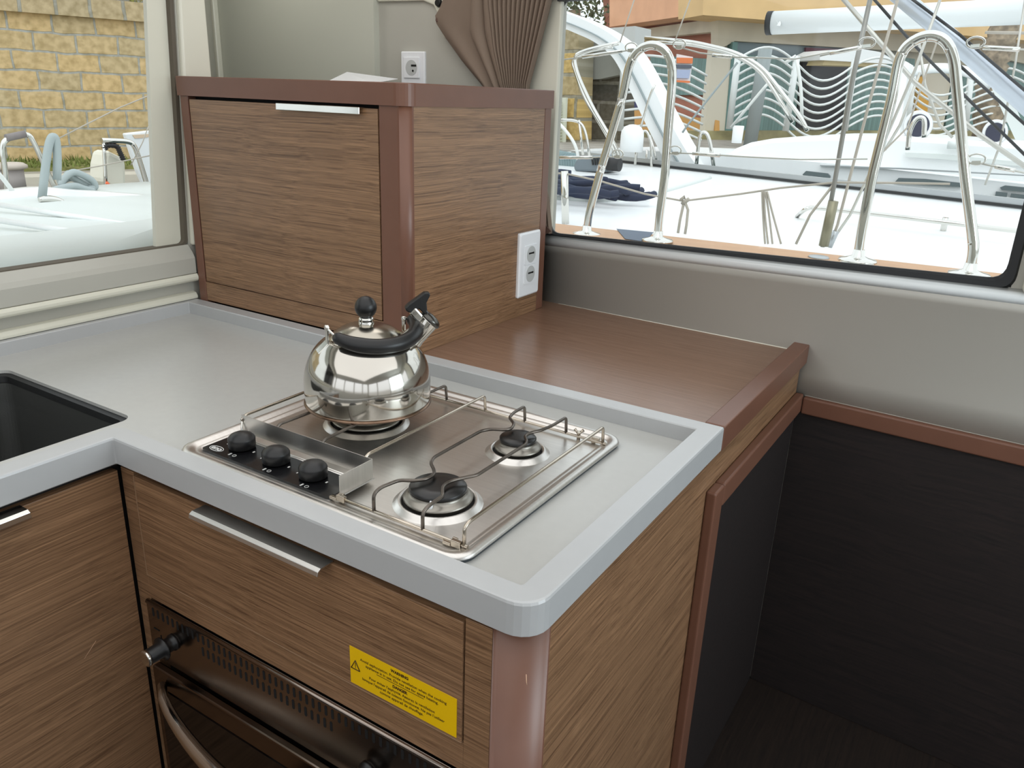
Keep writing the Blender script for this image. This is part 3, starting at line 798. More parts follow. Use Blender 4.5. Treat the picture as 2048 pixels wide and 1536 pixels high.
# single socket on the wall above the cupboard
s2 = empty('wall_socket', (-1.175, wy(-1.175), 1.44), 'white single power socket high on the wall behind the corner cupboard', 'socket')
yw = wy(-1.175)
MB().box(-1.212, -1.128, yw - 0.009, yw + 0.002, 1.442, 1.527).build('cover_plate', M_white_pl, s2, bevel=0.003)
f_ = MB().box(-1.200, -1.145, yw - 0.012, yw - 0.009, 1.458, 1.512).build('socket_insert', M_white_pl, s2, bevel=0.001)
MB().lathe([(0.020, 0.0), (0.020, 0.0008)], (-1.172, yw - 0.012, 1.485), 24, (0, -1, 0)).build('socket_well', M_socket_in, f_)
mb = MB(); mb.box(-1.172, -1.154, yw - 0.0135, yw - 0.0128, 1.488, 1.493); mb.lathe([(0.003, 0), (0.003, 0.0008)], (-1.166, yw - 0.0128, 1.477), 10, (0, -1, 0))
mb.build('pin_holes', M_blackpl, f_)

# ================================================================== CURTAIN
def lerp(tab, z):
    for (z0, a), (z1, b_) in zip(tab, tab[1:]):
        if z0 >= z >= z1: return a + (b_ - a) * (z0 - z) / (z0 - z1)
    return tab[0][1] if z > tab[0][0] else tab[-1][1]
LEFT = [(1.90, -1.01), (1.64, -1.045), (1.605, -1.075), (1.56, -1.035), (1.50, -0.975), (1.44, -0.905), (1.36, -0.83), (1.25, -0.80), (1.15, -0.79), (1.09, -0.77)]
FOLD = [(1.90, -0.93), (1.64, -0.945), (1.57, -0.948), (1.50, -0.905), (1.44, -0.868), (1.36, -0.815), (1.25, -0.79), (1.15, -0.775), (1.09, -0.76)]
MIDL = [(1.90, -0.87), (1.64, -0.893), (1.53, -0.872), (1.44, -0.841), (1.36, -0.80), (1.25, -0.78), (1.15, -0.765), (1.09, -0.75)]
RIGHT = [(1.90, -0.66), (1.72, -0.69), (1.64, -0.708), (1.55, -0.733), (1.44, -0.765), (1.30, -0.735), (1.18, -0.69), (1.10, -0.675), (1.09, -0.675)]
rows = []
for iz in range(46):
    z = 1.90 - iz * 0.81 / 45
    xa, xf, xm, xb = lerp(LEFT, z), lerp(FOLD, z), lerp(MIDL, z), lerp(RIGHT, z)
    row = []
    for k in range(61):                      # flat fabric, softly billowed
        u = k / 60
        row.append((xa + (xf - xa) * u, 0.004 + 0.010 * math.sin(u * PI * 0.9 + (1.6 - z) * 2) + 0.003 * math.sin(u * 7 + z * 8)))
    for k in range(1, 61):                   # two broad overlapping folds
        u = k / 60
        row.append((xf + (xm - xf) * u, 0.006 + 0.016 * abs(math.sin(u * PI * 1.5 + 0.25)) ** 0.6 - 0.008 * u))
    for k in range(1, 221):                  # tight knife pleats
        u = k / 220
        row.append((xm + (xb - xm) * u, 0.004 + 0.013 * abs(math.sin(u * PI * 13)) ** 0.7))
    rows.append([Vector((x, wy(x) - 0.028 - d, z)) for x, d in row])
ct = MB().grid(rows).build('curtain', M_curtain, None, solid=0.0015, origin=(-0.85, 1.2, 1.09))
tag(ct, 'taupe pleated curtain gathered at the left end of the large window', 'curtain')
tb = MB().prism([(-0.712, 1.183, 1.132), (-0.668, 1.183, 1.098), (-0.700, 1.183, 1.080), (-0.730, 1.183, 1.090)], (0, -0.002, 0)).build('tieback_tab', M_curtain_hem, ct, label='dark brown corner of the tieback')
MB().lathe([(0.006, 0), (0.006, 0.002), (0.003, 0.003)], (-1.060, wy(-1.06) - 0.034, 1.602), 16, (0, -1, 0)).build('press_stud', M_curtain_hem, ct)
o = MB().lathe([(0.010, 0), (0.011, 0.01), (0.008, 0.018)], (-1.075, wy(-1.07), 1.645), 16, (0, -1, 0)).build('fixing_knob', M_blackpl, ct)
# pelmet recess: cream arch above the curtain
mb = MB()
arch = [(-1.30, 1.655), (-1.13, 1.652), (-1.095, 1.64), (-1.075, 1.61), (-1.06, 1.56), (-1.0, 1.56), (-0.9, 1.9), (-1.30, 1.9)]
mb.prism([(x, wy(x) + 0.0005, z) for x, z in arch], (0, -0.010, 0))
o = mb.build('trim_11', M_cream, bevel=0.004, seg=3); tag(o, kind='structure')
# ================================================================== HOB
HZ = SF
hob = empty('gas_hob', (-0.4, 0.28, HZ), 'stainless three-burner gas hob with black control strip set in the worktop', 'hob')
HX0, HX1, HY0, HY1 = -0.668, -0.1305, 0.052, 0.508
rim_shade = MB().loops([rrect(HX0 + 0.002, HX1 - 0.002, HY0 + 0.002, HY1 - 0.002, 0.028, HZ, 8), rrect(HX0 + 0.0005, HX1 - 0.0005, HY0 + 0.0005, HY1 - 0.0005, 0.029, HZ + 0.0062, 8)], cap1=False).build('rim_shade_strip', mat('blue_grey_rim_shade', (70, 78, 84), 0.5), hob)  # dark strip, the shade below the tray edge put into its colour
def hl(g, r, z): return rrect(HX0 + g, HX1 - g, HY0 + g, HY1 - g, r, z, 8)
tray_ = MB().loops([hl(-0.0005, 0.03, HZ + 0.0055), hl(0.0, 0.03, HZ + 0.0075), hl(0.002, 0.028, HZ + 0.0105), hl(0.005, 0.027, HZ + 0.0115), hl(0.012, 0.024, HZ + 0.0095),
            hl(0.015, 0.022, HZ + 0.0065), hl(0.018, 0.020, HZ + 0.006), hl(0.021, 0.018, HZ + 0.0065), hl(0.024, 0.016, HZ + 0.0035), hl(0.027, 0.015, HZ + 0.003)], cap1=True).build('tray', M_steel, hob)
for f in tray_.data.polygons: f.use_smooth = len(f.vertices) == 4
TZ = HZ + 0.003
# control strip with a raised bead behind it
cp = [(-0.643, 0.082), (-0.3745, 0.082), (-0.3745, 0.140), (-0.643, 0.140)]
pan = MB().loops([rloop(cp, 0.006, TZ, 4), rloop(cp, 0.006, TZ + 0.0035, 4)], cap1=True).build('control_panel', M_blackgl, hob)
mb = MB()
for yy in (0.1425, 0.147):
    mb.tube([(-0.647, yy, TZ + 0.002), (-0.372, yy, TZ + 0.002)], 0.0018, 8)
mb.build('bead', M_steel, hob)
PZ = TZ + 0.0037
# oval emblem
mb = MB(); c0 = Vector((-0.622, 0.0945, PZ))
mb.tube([c0 + Vector((0.0135 * math.cos(a), 0.0068 * math.sin(a), 0)) for a in [2 * PI * k / 32 for k in range(32)]], 0.0006, 6, closed=True)
mb.build('emblem_ring', M_whiteink, pan)
txt('emblem_lettering', 'eno', 0.0135, c0 + Vector((0.0, -0.0034, 0)), (1, 0, 0), (0, 1, 0), M_whiteink, pan, 'CENTER', bold=0.0003)
# marks round the knobs
KN = [(-0.5946, 0.118), (-0.5142, 0.1135), (-0.4355, 0.1110)]
for kx, ky in KN:
    ky += 0.002
    MB().tube([(kx + 0.014 + 0.0030 * math.cos(a), ky - 0.0265 + 0.0030 * math.sin(a), PZ) for a in [2 * PI * k / 14 for k in range(14)]], 0.0004, 5, closed=True).build('flame_mark', M_whiteink, pan)
    MB().box(kx + 0.0035, kx + 0.006, ky - 0.030, ky - 0.0235, PZ, PZ + 0.0003).build('dial_mark', M_whiteink, pan)
    MB().box(kx + 0.026, kx + 0.0285, ky - 0.003, ky + 0.001, PZ, PZ + 0.0003).build('dial_mark', M_whiteink, pan)
    MB().box(kx - 0.0285, kx - 0.0265, ky - 0.006, ky - 0.003, PZ, PZ + 0.0003).build('dial_mark', M_whiteink, pan)
for kx, ky in KN:
    k_ = MB().lathe([(0.0195, 0), (0.0205, 0.002), (0.0205, 0.015), (0.0200, 0.0162), (0.0190, 0.0175), (0.016, 0.0205), (0.010, 0.0232), (0.004, 0.0242), (0.0005, 0.0244)], (kx, ky + 0.002, PZ + 0.001), 40).build('control_knob', M_blackpl, hob)
# folded steel guard
gz0, gz1 = TZ + 0.007, 0.9315
mb = MB()
for (xa, ya), (xb, yb_) in (((-0.636, 0.156), (-0.3615, 0.156)), ((-0.3615, 0.156), (-0.3615, 0.090))):
    mb.add([(xa, ya, gz0), (xb, yb_, gz0), (xb, yb_, gz1), (xa, ya, gz1)], [(0, 1, 2, 3)])
g_ = mb.build('knob_guard', M_steel, hob, solid=0.0009)
mb = MB(); mb.tube([(-0.634, 0.155, gz1 - 0.006), (-0.632, 0.150, gz0), (-0.632, 0.148, TZ)], 0.0016, 8).build('guard_foot', M_chrome, hob)
mb = MB(); mb.obox((-0.365, 0.124, TZ + 0.005), (0, 1, 0), (1, 0, 0.4), (-0.4, 0, 1), 0.030, 0.010, 0.0006)
mb.build('guard_base_flange', M_steel, hob)
# pan support
WR = 0.0025; GZ = 0.9295
ps = empty('pan_support_root', (0, 0, 0)); bpy.data.objects.remove(ps)
ps = MB().tube([(-0.372, 0.0868, TZ + 0.0055), (-0.146, 0.0868, TZ + 0.0055)], WR, 8).build('pan_support', M_wire, hob)
def bar(pts, m=M_wire, r=WR, corner=0.007):
    return MB().tube(smooth_path(pts, corner, 4), r, 9).build('bar', m, ps)
F0, B0 = 0.0868, 0.4655
def stdbar(x, feet=True):
    bar([(x, F0, TZ + 0.005), (x, F0, GZ - 0.004), (x, F0 + 0.010, GZ), (x, B0, GZ), (x, B0 + 0.003, TZ + 0.005)])
stdbar(-0.1515)
A_ = [(-0.2975, 0.100), (-0.2917, 0.131), (-0.2727, 0.143), (-0.2640, 0.155), (-0.2640, 0.172), (-0.2720, 0.183), (-0.2900, 0.198), (-0.2980, 0.215), (-0.2982, 0.335), (-0.2900, 0.350), (-0.2700, 0.361), (-0.2655, 0.372), (-0.2720, 0.390), (-0.2930, 0.408), (-0.2984, 0.430)]
B_ = [(-0.2160, 0.100), (-0.2175, 0.131), (-0.2280, 0.143), (-0.2345, 0.155), (-0.2345, 0.170), (-0.2264, 0.187), (-0.2160, 0.205), (-0.2160, 0.335), (-0.2225, 0.348), (-0.2330, 0.358), (-0.2335, 0.374), (-0.2250, 0.392), (-0.2200, 0.420)]
for P_, xf, xb in ((A_, -0.2975, -0.2990), (B_, -0.2160, -0.2190)):
    o = bar([(xf, F0, TZ + 0.005), (xf, F0, GZ - 0.004)] + [(x, y, GZ) for x, y in P_] + [(xb, B0, GZ), (xb, B0 + 0.003, TZ + 0.005)], M_soot)
# bars of the left half start behind the guard
bar([(-0.3804, 0.158, GZ - 0.010), (-0.3804, 0.166, GZ), (-0.3804, B0, GZ), (-0.3804, B0 + 0.003, TZ + 0.005)])
bar([(-0.4662, 0.158, GZ - 0.010), (-0.4662, 0.166, GZ), (-0.470, 0.262, GZ), (-0.495, 0.287, GZ), (-0.500, 0.312, GZ), (-0.490, 0.335, GZ), (-0.4662, 0.362, GZ), (-0.4650, B0, GZ), (-0.4650, B0 + 0.003, TZ + 0.005)], M_soot)
bar([(-0.5627, 0.158, GZ - 0.010), (-0.5627, 0.166, GZ), (-0.560, 0.262, GZ), (-0.535, 0.287, GZ), (-0.530, 0.312, GZ), (-0.540, 0.335, GZ), (-0.5620, 0.362, GZ), (-0.5620, B0, GZ), (-0.5620, B0 + 0.003, TZ + 0.005)], M_soot)
bar([(-0.6343, 0.154, GZ - 0.008), (-0.6335, 0.160, GZ), (-0.6380, B0, GZ), (-0.6380, B0 + 0.003, TZ + 0.005)])
MB().tube([(-0.640, B0 + 0.003, TZ + 0.0055), (-0.146, B0 + 0.003, TZ + 0.0055)], WR, 8).build('cross_rod', M_wire, ps)
# clips at the corners
def clip(x, y):
    mb = MB(); mb.box(x - 0.010, x + 0.004, y - 0.003, y + 0.003, TZ + 0.002, TZ + 0.011); mb.box(x - 0.022, x - 0.010, y - 0.004, y + 0.001, TZ + 0.002, TZ + 0.006)
    mb.box(x - 0.014, x - 0.006, y + 0.006, y + 0.009, TZ + 0.001, TZ + 0.009)
    mb.build('retaining_clip', M_wire, hob, bevel=0.0008)
clip(-0.158, F0 - 0.003); clip(-0.163, B0 + 0.006); clip(-0.352, F0 - 0.001)
mb = MB(); q = Vector((-0.196, B0 + 0.004, TZ)); mb.lathe([(0.003, 0), (0.003, 0.010), (0.0045, 0.011), (0.0045, 0.014)], q, 12)
for sgn in (-1, 1): mb.tube([q + Vector((0, 0, 0.010)), q + Vector((0.007 * sgn, 0.002 * sgn, 0.017))], [0.0015, 0.0028], 8)
mb.build('wing_nut', M_wire, hob)
# burners
def burner(cx, cy, rb, rc, plug):
    c = (cx, cy, TZ)
    b0 = MB().lathe([(rb + 0.0045, -0.0005), (rb + 0.001, 0.0015), (rb - 0.003, 0.0062), (rb - 0.0055, 0.0072), (rb - 0.0080, 0.0060), (rb - 0.0095, 0.0020)], c, 56, cap=False).build('burner', M_steel, hob)
    MB().lathe([(rb - 0.014, 0.003), (rb - 0.0110, 0.0090), (rb - 0.0105, 0.0105), (rb - 0.0125, 0.0120), (rc + 0.0030, 0.0150), (rc - 0.001, 0.0158), (rc - 0.001, 0.0205)], c, 56, cap=False).build('burner_head', M_alu, b0)
    MB().lathe([(rb - 0.0096, 0.0005), (rb - 0.0096, 0.0018), (rb - 0.016, 0.0030)], c, 40, cap=False).build('burner_gap', M_black_gap, b0)
    MB().lathe([(rc - 0.003, 0.020), (rc, 0.0205), (rc, 0.0250), (rc - 0.002, 0.0270), (rc * 0.5, 0.0282), (0.001, 0.0285)], c, 48).build('burner_cap', M_castiron, b0)
    if plug:
        a = plug; p = Vector((cx + (rc + 0.002) * math.cos(a), cy + (rc + 0.002) * math.sin(a), TZ))
        MB().lathe([(0.0028, 0.010), (0.0030, 0.019), (0.0018, 0.020), (0.0012, 0.024)], p, 12).build('spark_plug', M_white_pl, b0)
burner(-0.250, 0.163, 0.0585, 0.0395, -1.15)
burner(-0.250, 0.367, 0.0475, 0.0290, None)
burner(-0.515, 0.312, 0.0680, 0.0480, None)

# ================================================================== KETTLE
KC = Vector((-0.519, 0.322, 0.9325))
kr = Vector((0.735, 0.679, 0)); kd = Vector((-0.679, 0.735, 0)); kz = Vector((0, 0, 1))
ke = empty('kettle', KC, 'polished steel whistling kettle with black handle standing on the left burner', 'kettle')
def catm1(pts, n=5):
    return [(p.x, p.y) for p in catmull([(a, b_, 0) for a, b_ in pts], n)]
body = [(0.060, 0.0), (0.098, 0.001), (0.1020, 0.003)] + catm1([(0.1025, 0.004), (0.1035, 0.020), (0.1038, 0.036), (0.1025, 0.049), (0.0985, 0.066), (0.0905, 0.084), (0.0790, 0.0985), (0.0680, 0.1075), (0.0620, 0.1105)], 6) + [(0.0600, 0.1105), (0.0585, 0.1085)]
MB().lathe(body, KC, 96).build('body', M_kettle, ke)
MB().lathe([(0.1015, -0.001), (0.1046, -0.0004), (0.1052, 0.0012), (0.1046, 0.0026), (0.1020, 0.0034)], KC, 96, cap=False).build('base_ring', mat('heat_stained_ring', (120, 98, 82), 0.25, 1.0, noise=0.4, nscale=30), ke)
lid = [(0.0595, 0.1085), (0.0610, 0.1110), (0.0605, 0.1125)] + catm1([(0.0590, 0.1135), (0.0520, 0.1190), (0.0400, 0.1265), (0.0260, 0.1318), (0.0140, 0.1338)], 5) + [(0.001, 0.134)]
ld = MB().lathe(lid, KC, 72, cap=False).build('lid', mat('lid_satin_steel', (178, 172, 160), 0.2, 1.0), ke)
MB().lathe([(0.0125, 0.132), (0.0130, 0.1345), (0.0122, 0.1365), (0.0118, 0.138), (0.0122, 0.140), (0.0118, 0.1435), (0.009, 0.145)], KC, 28).build('collar', M_chrome, ld)
kn = [(0.0095, 0.143)] + [(0.0177 * math.sin(a), 0.1604 - 0.0182 * math.cos(a)) for a in [0.5 + (PI - 0.5) * i / 16 for i in range(16)]] + [(0.0004, 0.1786)]
MB().lathe(kn, KC, 36).build('lid_knob', M_blackpl, ld)
# folded-down handle: thick black arc toward the front
hc = KC + kz * 0.131
tilt = math.radians(12)
fwd = (-kd * math.cos(tilt) - kz * math.sin(tilt))
sidev = (kr * 0.933 + kd * 0.36).normalized()
fwd = (fwd - sidev * fwd.dot(sidev)).normalized()
pts = []
for i in range(41):
    t = -1.25 + 2.95 * i / 40           # angle from straight forward
    rx, rf = 0.0725, 0.0700
    xx = 0.008 + rx * math.sin(t); ff = 0.004 + rf * math.cos(t)
    pts.append(hc + sidev * xx + fwd * ff)
rr = [0.0092 + 0.0032 * min(1, math.sin(PI * i / 40) * 1.6) for i in range(41)]
rr[0] = 0.007; rr[-1] = 0.007
hn = MB().tube(pts, rr, 18).build('handle', M_blackpl, ke)
def lug(side):
    base = KC + sidev * 0.066 * side + kz * 0.108
    top = KC + sidev * 0.066 * side + kz * 0.134
    mb = MB()
    mb.obox((base + top) / 2, sidev, fwd, kz, 0.0012, 0.006, 0.015)
    mb.obox(base + sidev * 0.009 * side - kz * 0.005, sidev * side - kz * 0.9, fwd, kz + sidev * side, 0.011, 0.007, 0.0008)
    mb.lathe([(0.0045, -0.003), (0.0045, 0.003)], top, 14, sidev)
    mb.tube([top, pts[0] if side < 0 else pts[-1]], 0.0022, 8)
    mb.build('handle_lug', M_chrome, ke, bevel=0.0006)
lug(-1); lug(1)
# spout
sd = (kr * 0.99 + kd * 0.12).normalized()
sa = (sd * 0.70 + kz * 0.715).normalized()
s0 = KC + sd * 0.066 + kz * 0.094
spout = MB().lathe([(0.022, -0.006), (0.0195, 0.008), (0.0172, 0.020), (0.0168, 0.052), (0.0176, 0.0535)], s0, 36, sa).build('spout', M_kettle, ke)
tip = s0 + sa * 0.0535
cap_ = MB().lathe([(0.0185, 0.0), (0.0190, 0.0015), (0.0190, 0.0045), (0.016, 0.0085), (0.009, 0.0115), (0.002, 0.0125)], tip, 32, sa).build('whistle_cap', mat('dark_steel_cap', (90, 88, 84), 0.25, 1.0), spout)
sb = sa.cross(sd.cross(kz)).normalized()
sb = (kz - sa * kz.dot(sa)).normalized()     # up, square to the spout
back = sb
side2 = sa.cross(back).normalized()
def K_(dx, dy):        # point beside the spout mouth, millimetres right / up
    return tip + sd * dx * 0.001 + kz * dy * 0.001
hinge = K_(-23, 15)
MB().obox(K_(-21, 12), (K_(-14, 5) - K_(-26, 19)), sa, side2, 0.0125, 0.0075, 0.0078).build('hinge_bracket', M_chrome, spout, bevel=0.003)
MB().lathe([(0.0035, -0.009), (0.0035, 0.009)], K_(-25, 17), 14, side2).build('rivet', M_alu, spout)
lv = [K_(-39, 20), K_(-40, 26), K_(-34, 32), K_(-8, 50), K_(0, 50), K_(1, 45), K_(-5, 33), K_(-4, 20), K_(3, 9), K_(-9, 14), K_(-18, 23), K_(-33, 17)]
MB().prism([p + side2 * 0.0068 for p in lv], side2 * -0.0136).build('whistle_lever', M_blackpl, spout, bevel=0.002)

# ================================================================== OWN DECK OUTSIDE THE BIG WINDOW
od = empty('side_deck', (-0.2, 1.7, 0.9), 'white side deck of this boat just outside the large window', 'deck')
mb = MB(); mb.prism([(-1.30, 1.36, 0.90), (2.4, 1.20, 0.90), (2.4, 2.02, 0.90), (-1.30, 2.02, 0.90)], (0, 0, 0.075))
mb.prism([(-2.4, 2.02, 0.3), (2.4, 2.02, 0.3), (2.4, 2.06, 0.3), (-2.4, 2.06, 0.3)], (0, 0, 0.672))
mb.build('deck_moulding', M_gelwhite, od)
mb = MB(); a1, a2 = pz(1130, 449, 0.985), pz(2040, 551, 0.985); b1, b2 = pz(1130, 480, 0.985), pz(2040, 592, 0.985)
b1, b2 = pz(1130, 472, 0.985), pz(2000, 574, 0.985)
da, db = (a2 - a1).normalized(), (b2 - b1).normalized()
mb.prism([(*(p_)[:2], 0.974) for p_ in (a1 - da * 0.6, a2 + da * 0.8, b2 + db * 0.8, b1 - db * 0.6)], (0, 0, 0.011))
mb.build('teak_strip', M_teak, od)
t1, t2, t3, t4 = pz(1233, 458, 0.9865), pz(1307, 465, 0.9865), pz(1290, 484, 0.9865), pz(1250, 478, 0.9865)
MB().prism([t1, t2, t3, t4], (0, 0, 0.001)).build('dark_patch', mat('blue_grey_patch', (84, 98, 116), 0.6), od)
m_ = MB().lathe([(0.03, 0), (0.032, 0.002), (0.028, 0.006), (0.001, 0.008)], pz(1637, 516, 0.984) , 24).build('filler_cap', M_alurail, od)
# bent stainless hoops on the side deck
def hoop(pxs, label, yb):
    base = [py(*pxs[0], yb), py(*pxs[-1], yb)]
    e_ = empty('guardrail_hoop', (base[0] + base[1]) / 2, label, 'guardrail', 'stainless hoops on the side deck')
    P = [py(u, v, yb) for u, v in pxs]
    MB().tube(catmull(smooth_path(P, 0.03, 3), 2), 0.0135, 16).build('tube', M_chrome, e_)
    for b_ in (P[0], P[-1]):
        MB().lathe([(0.052, -0.004), (0.050, 0.002), (0.030, 0.007), (0.017, 0.012), (0.0145, 0.03)], Vector((b_.x, b_.y, b_.z)), 24).build('foot_flange', M_chrome, e_)
    return e_
h1 = hoop([(1173, 468), (1177, 432), (1200, 345), (1245, 195), (1258, 130), (1272, 103), (1300, 88), (1328, 96), (1343, 122), (1345, 160), (1337, 250), (1330, 350), (1318, 440), (1315, 480)], 'bent stainless hoop outside, the left of the two by the dark rope', 1.86)
h2 = hoop([(1715, 520), (1722, 470), (1745, 350), (1785, 190), (1797, 120), (1812, 92), (1840, 74), (1868, 70), (1893, 82), (1908, 115), (1916, 200), (1930, 350), (1945, 470), (1948, 500), (1938, 548)], 'bent stainless hoop outside, the right of the two near the boom', 1.80)
M_wirec = mat('rigging_wire', (190, 188, 180), 0.35, 0.6)
def wire(name, pl, y, r, m, label, cat, group=None, pts3=None, parent=None):
    P = pts3 or [py(u, v, y) for u, v in pl]
    o = MB().tube(P, r, 8).build(name, m, parent, origin=None if parent else P[0])
    if not parent: tag(o, label, cat, group)
    return o
def guard(pl, y, tb, label):
    """lifeline with a turnbuckle"""
    e_ = empty('guard_wire', py(*pl[0], y), label, 'guard wire')
    wire('cable', pl, y, 0.0022, M_wirec, None, None, parent=e_)
    wire('turnbuckle', tb, y, 0.0055, M_chrome, None, None, parent=e_)
    a = py(*pl[0], y)
    mb = MB(); mb.obox(a, (1, 0, 0.1), (0, 1, 0), (0, 0, 1), 0.010, 0.004, 0.004)
    mb.tube([a + Vector((0.020 * math.cos(t), 0, 0.013 * math.sin(t) + 0.008)) for t in [2 * PI * k / 16 for k in range(16)]], 0.0025, 6, closed=True)
    mb.build('shackle', M_chrome, e_)
guard([(1262, 100), (1180, 112), (1100, 123)], 1.86, [(1165, 114), (1245, 102)], 'upper guard wire running left from the left hoop')
guard([(1358, 94), (1400, 106), (1470, 114), (1590, 118), (1700, 96)], 1.86, [(1425, 110), (1465, 114)], 'upper guard wire between the two hoops')
guard([(1235, 313), (1170, 315), (1095, 315)], 1.86, [(1185, 315), (1120, 315)], 'lower guard wire running left from the left hoop')
guard([(1350, 306), (1380, 307), (1500, 314), (1600, 319), (1735, 318)], 1.86, [(1385, 307), (1440, 311)], 'lower guard wire between the two hoops')
guard([(1950, 92), (2000, 96), (2060, 100)], 1.80, [(1966, 95), (2040, 99)], 'upper guard wire running right from the right hoop')
guard([(1952, 325), (1990, 333), (2060, 348)], 1.80, [(1990, 333), (2030, 341)], 'lower guard wire running right from the right hoop')
guard([(1733, 92), (1700, 98), (1640, 112)], 1.80, [(1725, 94), (1660, 107)], 'short stay joining the upper wire to the right hoop')

# ================================================================== NEIGHBOURING BOATS (right window)
def slab(name, poly, P, N, t, m, parent=None, bevel=0, label=None):
    """outline traced at its own distance on plane (P, N), extruded by vector t"""
    pts = [pn(u, v, P, N) for u, v in poly]
    return MB().prism(pts, t).build(name, m, parent, bevel=bevel, label=label, origin=None if parent else pts[0])
ba = empty('sailboat', (-0.9, 4.0, 0.3), 'white sailing yacht moored alongside, nearest boat outside the large window', 'boat')
mb = MB()   # hull with deck
A0, A1 = pz(1225, 322, 0.88), pz(2060, 418, 0.88)
dirA = (A1 - A0).normalized()
L0, L1 = A0 - dirA * 1.2, A1 + dirA * 3
n0 = Vector((-2.4, 2.45, 0.86)); n1 = Vector((4.5, 2.45, 0.86))
mb.prism([(L0.x, L0.y, 0.3), (L1.x, L1.y, 0.3), (n1.x, n1.y, 0.3), (n0.x, n0.y, 0.3)], (0, 0, 0.575))
mb.build('hull', M_gelwhite, ba, bevel=0.03, seg=3)
tr_ = MB(); upz = Vector((0, 0, 1)); nr = dirA.cross(upz)
tr_.prism([L0 - upz * 0.01 , L1 - upz * 0.01, L1 + upz * 0.055, L0 + upz * 0.055], nr * 0.03).build('toe_rail', M_alurail, ba)
MB().prism([L0 + nr * 0.034 + upz * 0.0, L1 + nr * 0.034 + upz * 0.0, L1 + nr * 0.034 + upz * 0.018, L0 + nr * 0.034 + upz * 0.018], nr * 0.01).build('rubbing_strip', M_blk, ba)
# non-skid line, handrail
P_ = catmull([pz(u, v, 0.881) for u, v in [(1105, 395), (1160, 400), (1230, 400), (1290, 392), (1330, 382), (1380, 368), (1420, 356)]], 5)
MB().tube(P_, 0.016, 6).build('deck_moulding_line', M_gelpale, ba)
Z2 = 0.94
hr_ = [pz(1594, 433, 0.88), pz(1612, 417, Z2), pz(1625, 415, Z2), pz(1750, 428, Z2), pz(2035, 462, Z2)]
MB().tube(smooth_path(hr_, 0.05), 0.011, 10).build('handrail', M_chrome, ba)
q = pz(1886, 462, 0.875); MB().tube([q, (q.x, q.y, Z2 - 0.0)], 0.014, 8).build('handrail_foot', M_chrome, ba)
# stanchion and slack line at the left
p0, p1 = pz(1131, 448, 0.88), None
st_top = py(1129, 342, p0.y)
MB().tube([p0, st_top], 0.017, 12).build('stanchion', M_chrome, ba)
mb = MB(); YY = p0.y
mb.tube([py(u, v, YY) for u, v in [(1095, 345), (1135, 348), (1200, 362), (1290, 388), (1366, 402), (1480, 388), (1560, 376), (1670, 365), (1800, 366), (1900, 368)]], 0.004, 6)
mb.build('slack_guard_wire', M_rope, ba)
mb = MB(); mb.tube([py(u, v, YY) for u, v in [(1368, 404), (1360, 440), (1356, 466)]], 0.006, 8); mb.tube([py(u, v, YY) for u, v in [(1370, 404), (1376, 420), (1373, 450), (1370, 468)]], 0.006, 8)
mb.tube([py(u, v, YY) for u, v in [(1362, 400), (1368, 394), (1374, 402), (1364, 408), (1378, 398)]], 0.008, 8)
mb.build('knotted_rope', M_rope, ba)
# shrouds with rigging screws
def shroud(name, pl, y, r, m, label, scr=None):
    e_ = empty(name, py(*pl[-1], y), label, 'rigging')
    wire('wire', pl, y, r, m, None, None, parent=e_)
    if scr: wire('rigging_screw', scr, y, r * 2.2, mat('bronze_screw', (140, 134, 112), 0.4, 0.6) if 'brown' in label else M_alurail, None, None, parent=e_)
    return e_
shroud('shroud', [(1740, 0), (1705, 160), (1670, 360), (1645, 494)], 2.6, 0.0085, mat('dull_steel_rod', (140, 138, 132), 0.4, 0.6), 'thick grey shroud with brown rigging screw between the hoops', [(1667, 402), (1647, 492)])
shroud('shroud', [(1795, 0), (1740, 200), (1675, 450), (1658, 494)], 2.7, 0.0055, M_rope, 'thin pale shroud crossing the left leg of the right hoop', [(1672, 462), (1658, 494)])
shroud('shroud', [(1880, 0), (1830, 140), (1770, 280), (1700, 430), (1672, 470)], 3.2, 0.006, M_wirec, 'pale shroud ending near the right hoop foot')
shroud('shroud', [(1840, 145), (1800, 250), (1770, 300)], 4.8, 0.008, M_wirec, 'short pale stay inside the top of the right hoop')
shroud('shroud', [(1670, 365), (1620, 430), (1592, 488)], 2.6, 0.005, M_rope, 'slack grey stay running down left from the thick shroud')
# hanging bundle of lines
e_ = empty('rope_bundle', py(1530, 382, 2.6), 'bundle of thin grey ropes hanging over the teak strip', 'rope')
for k, (a, b_, c_) in enumerate([(1524, 1526, 1530), (1528, 1530, 1536), (1531, 1538, 1545), (1534, 1546, 1562)]):
    MB().tube(catmull([py(a, 383, 2.6), py(b_, 430, 2.6), py(c_, 488, 2.6)], 6), 0.004, 6).build('line', M_rope, e_)

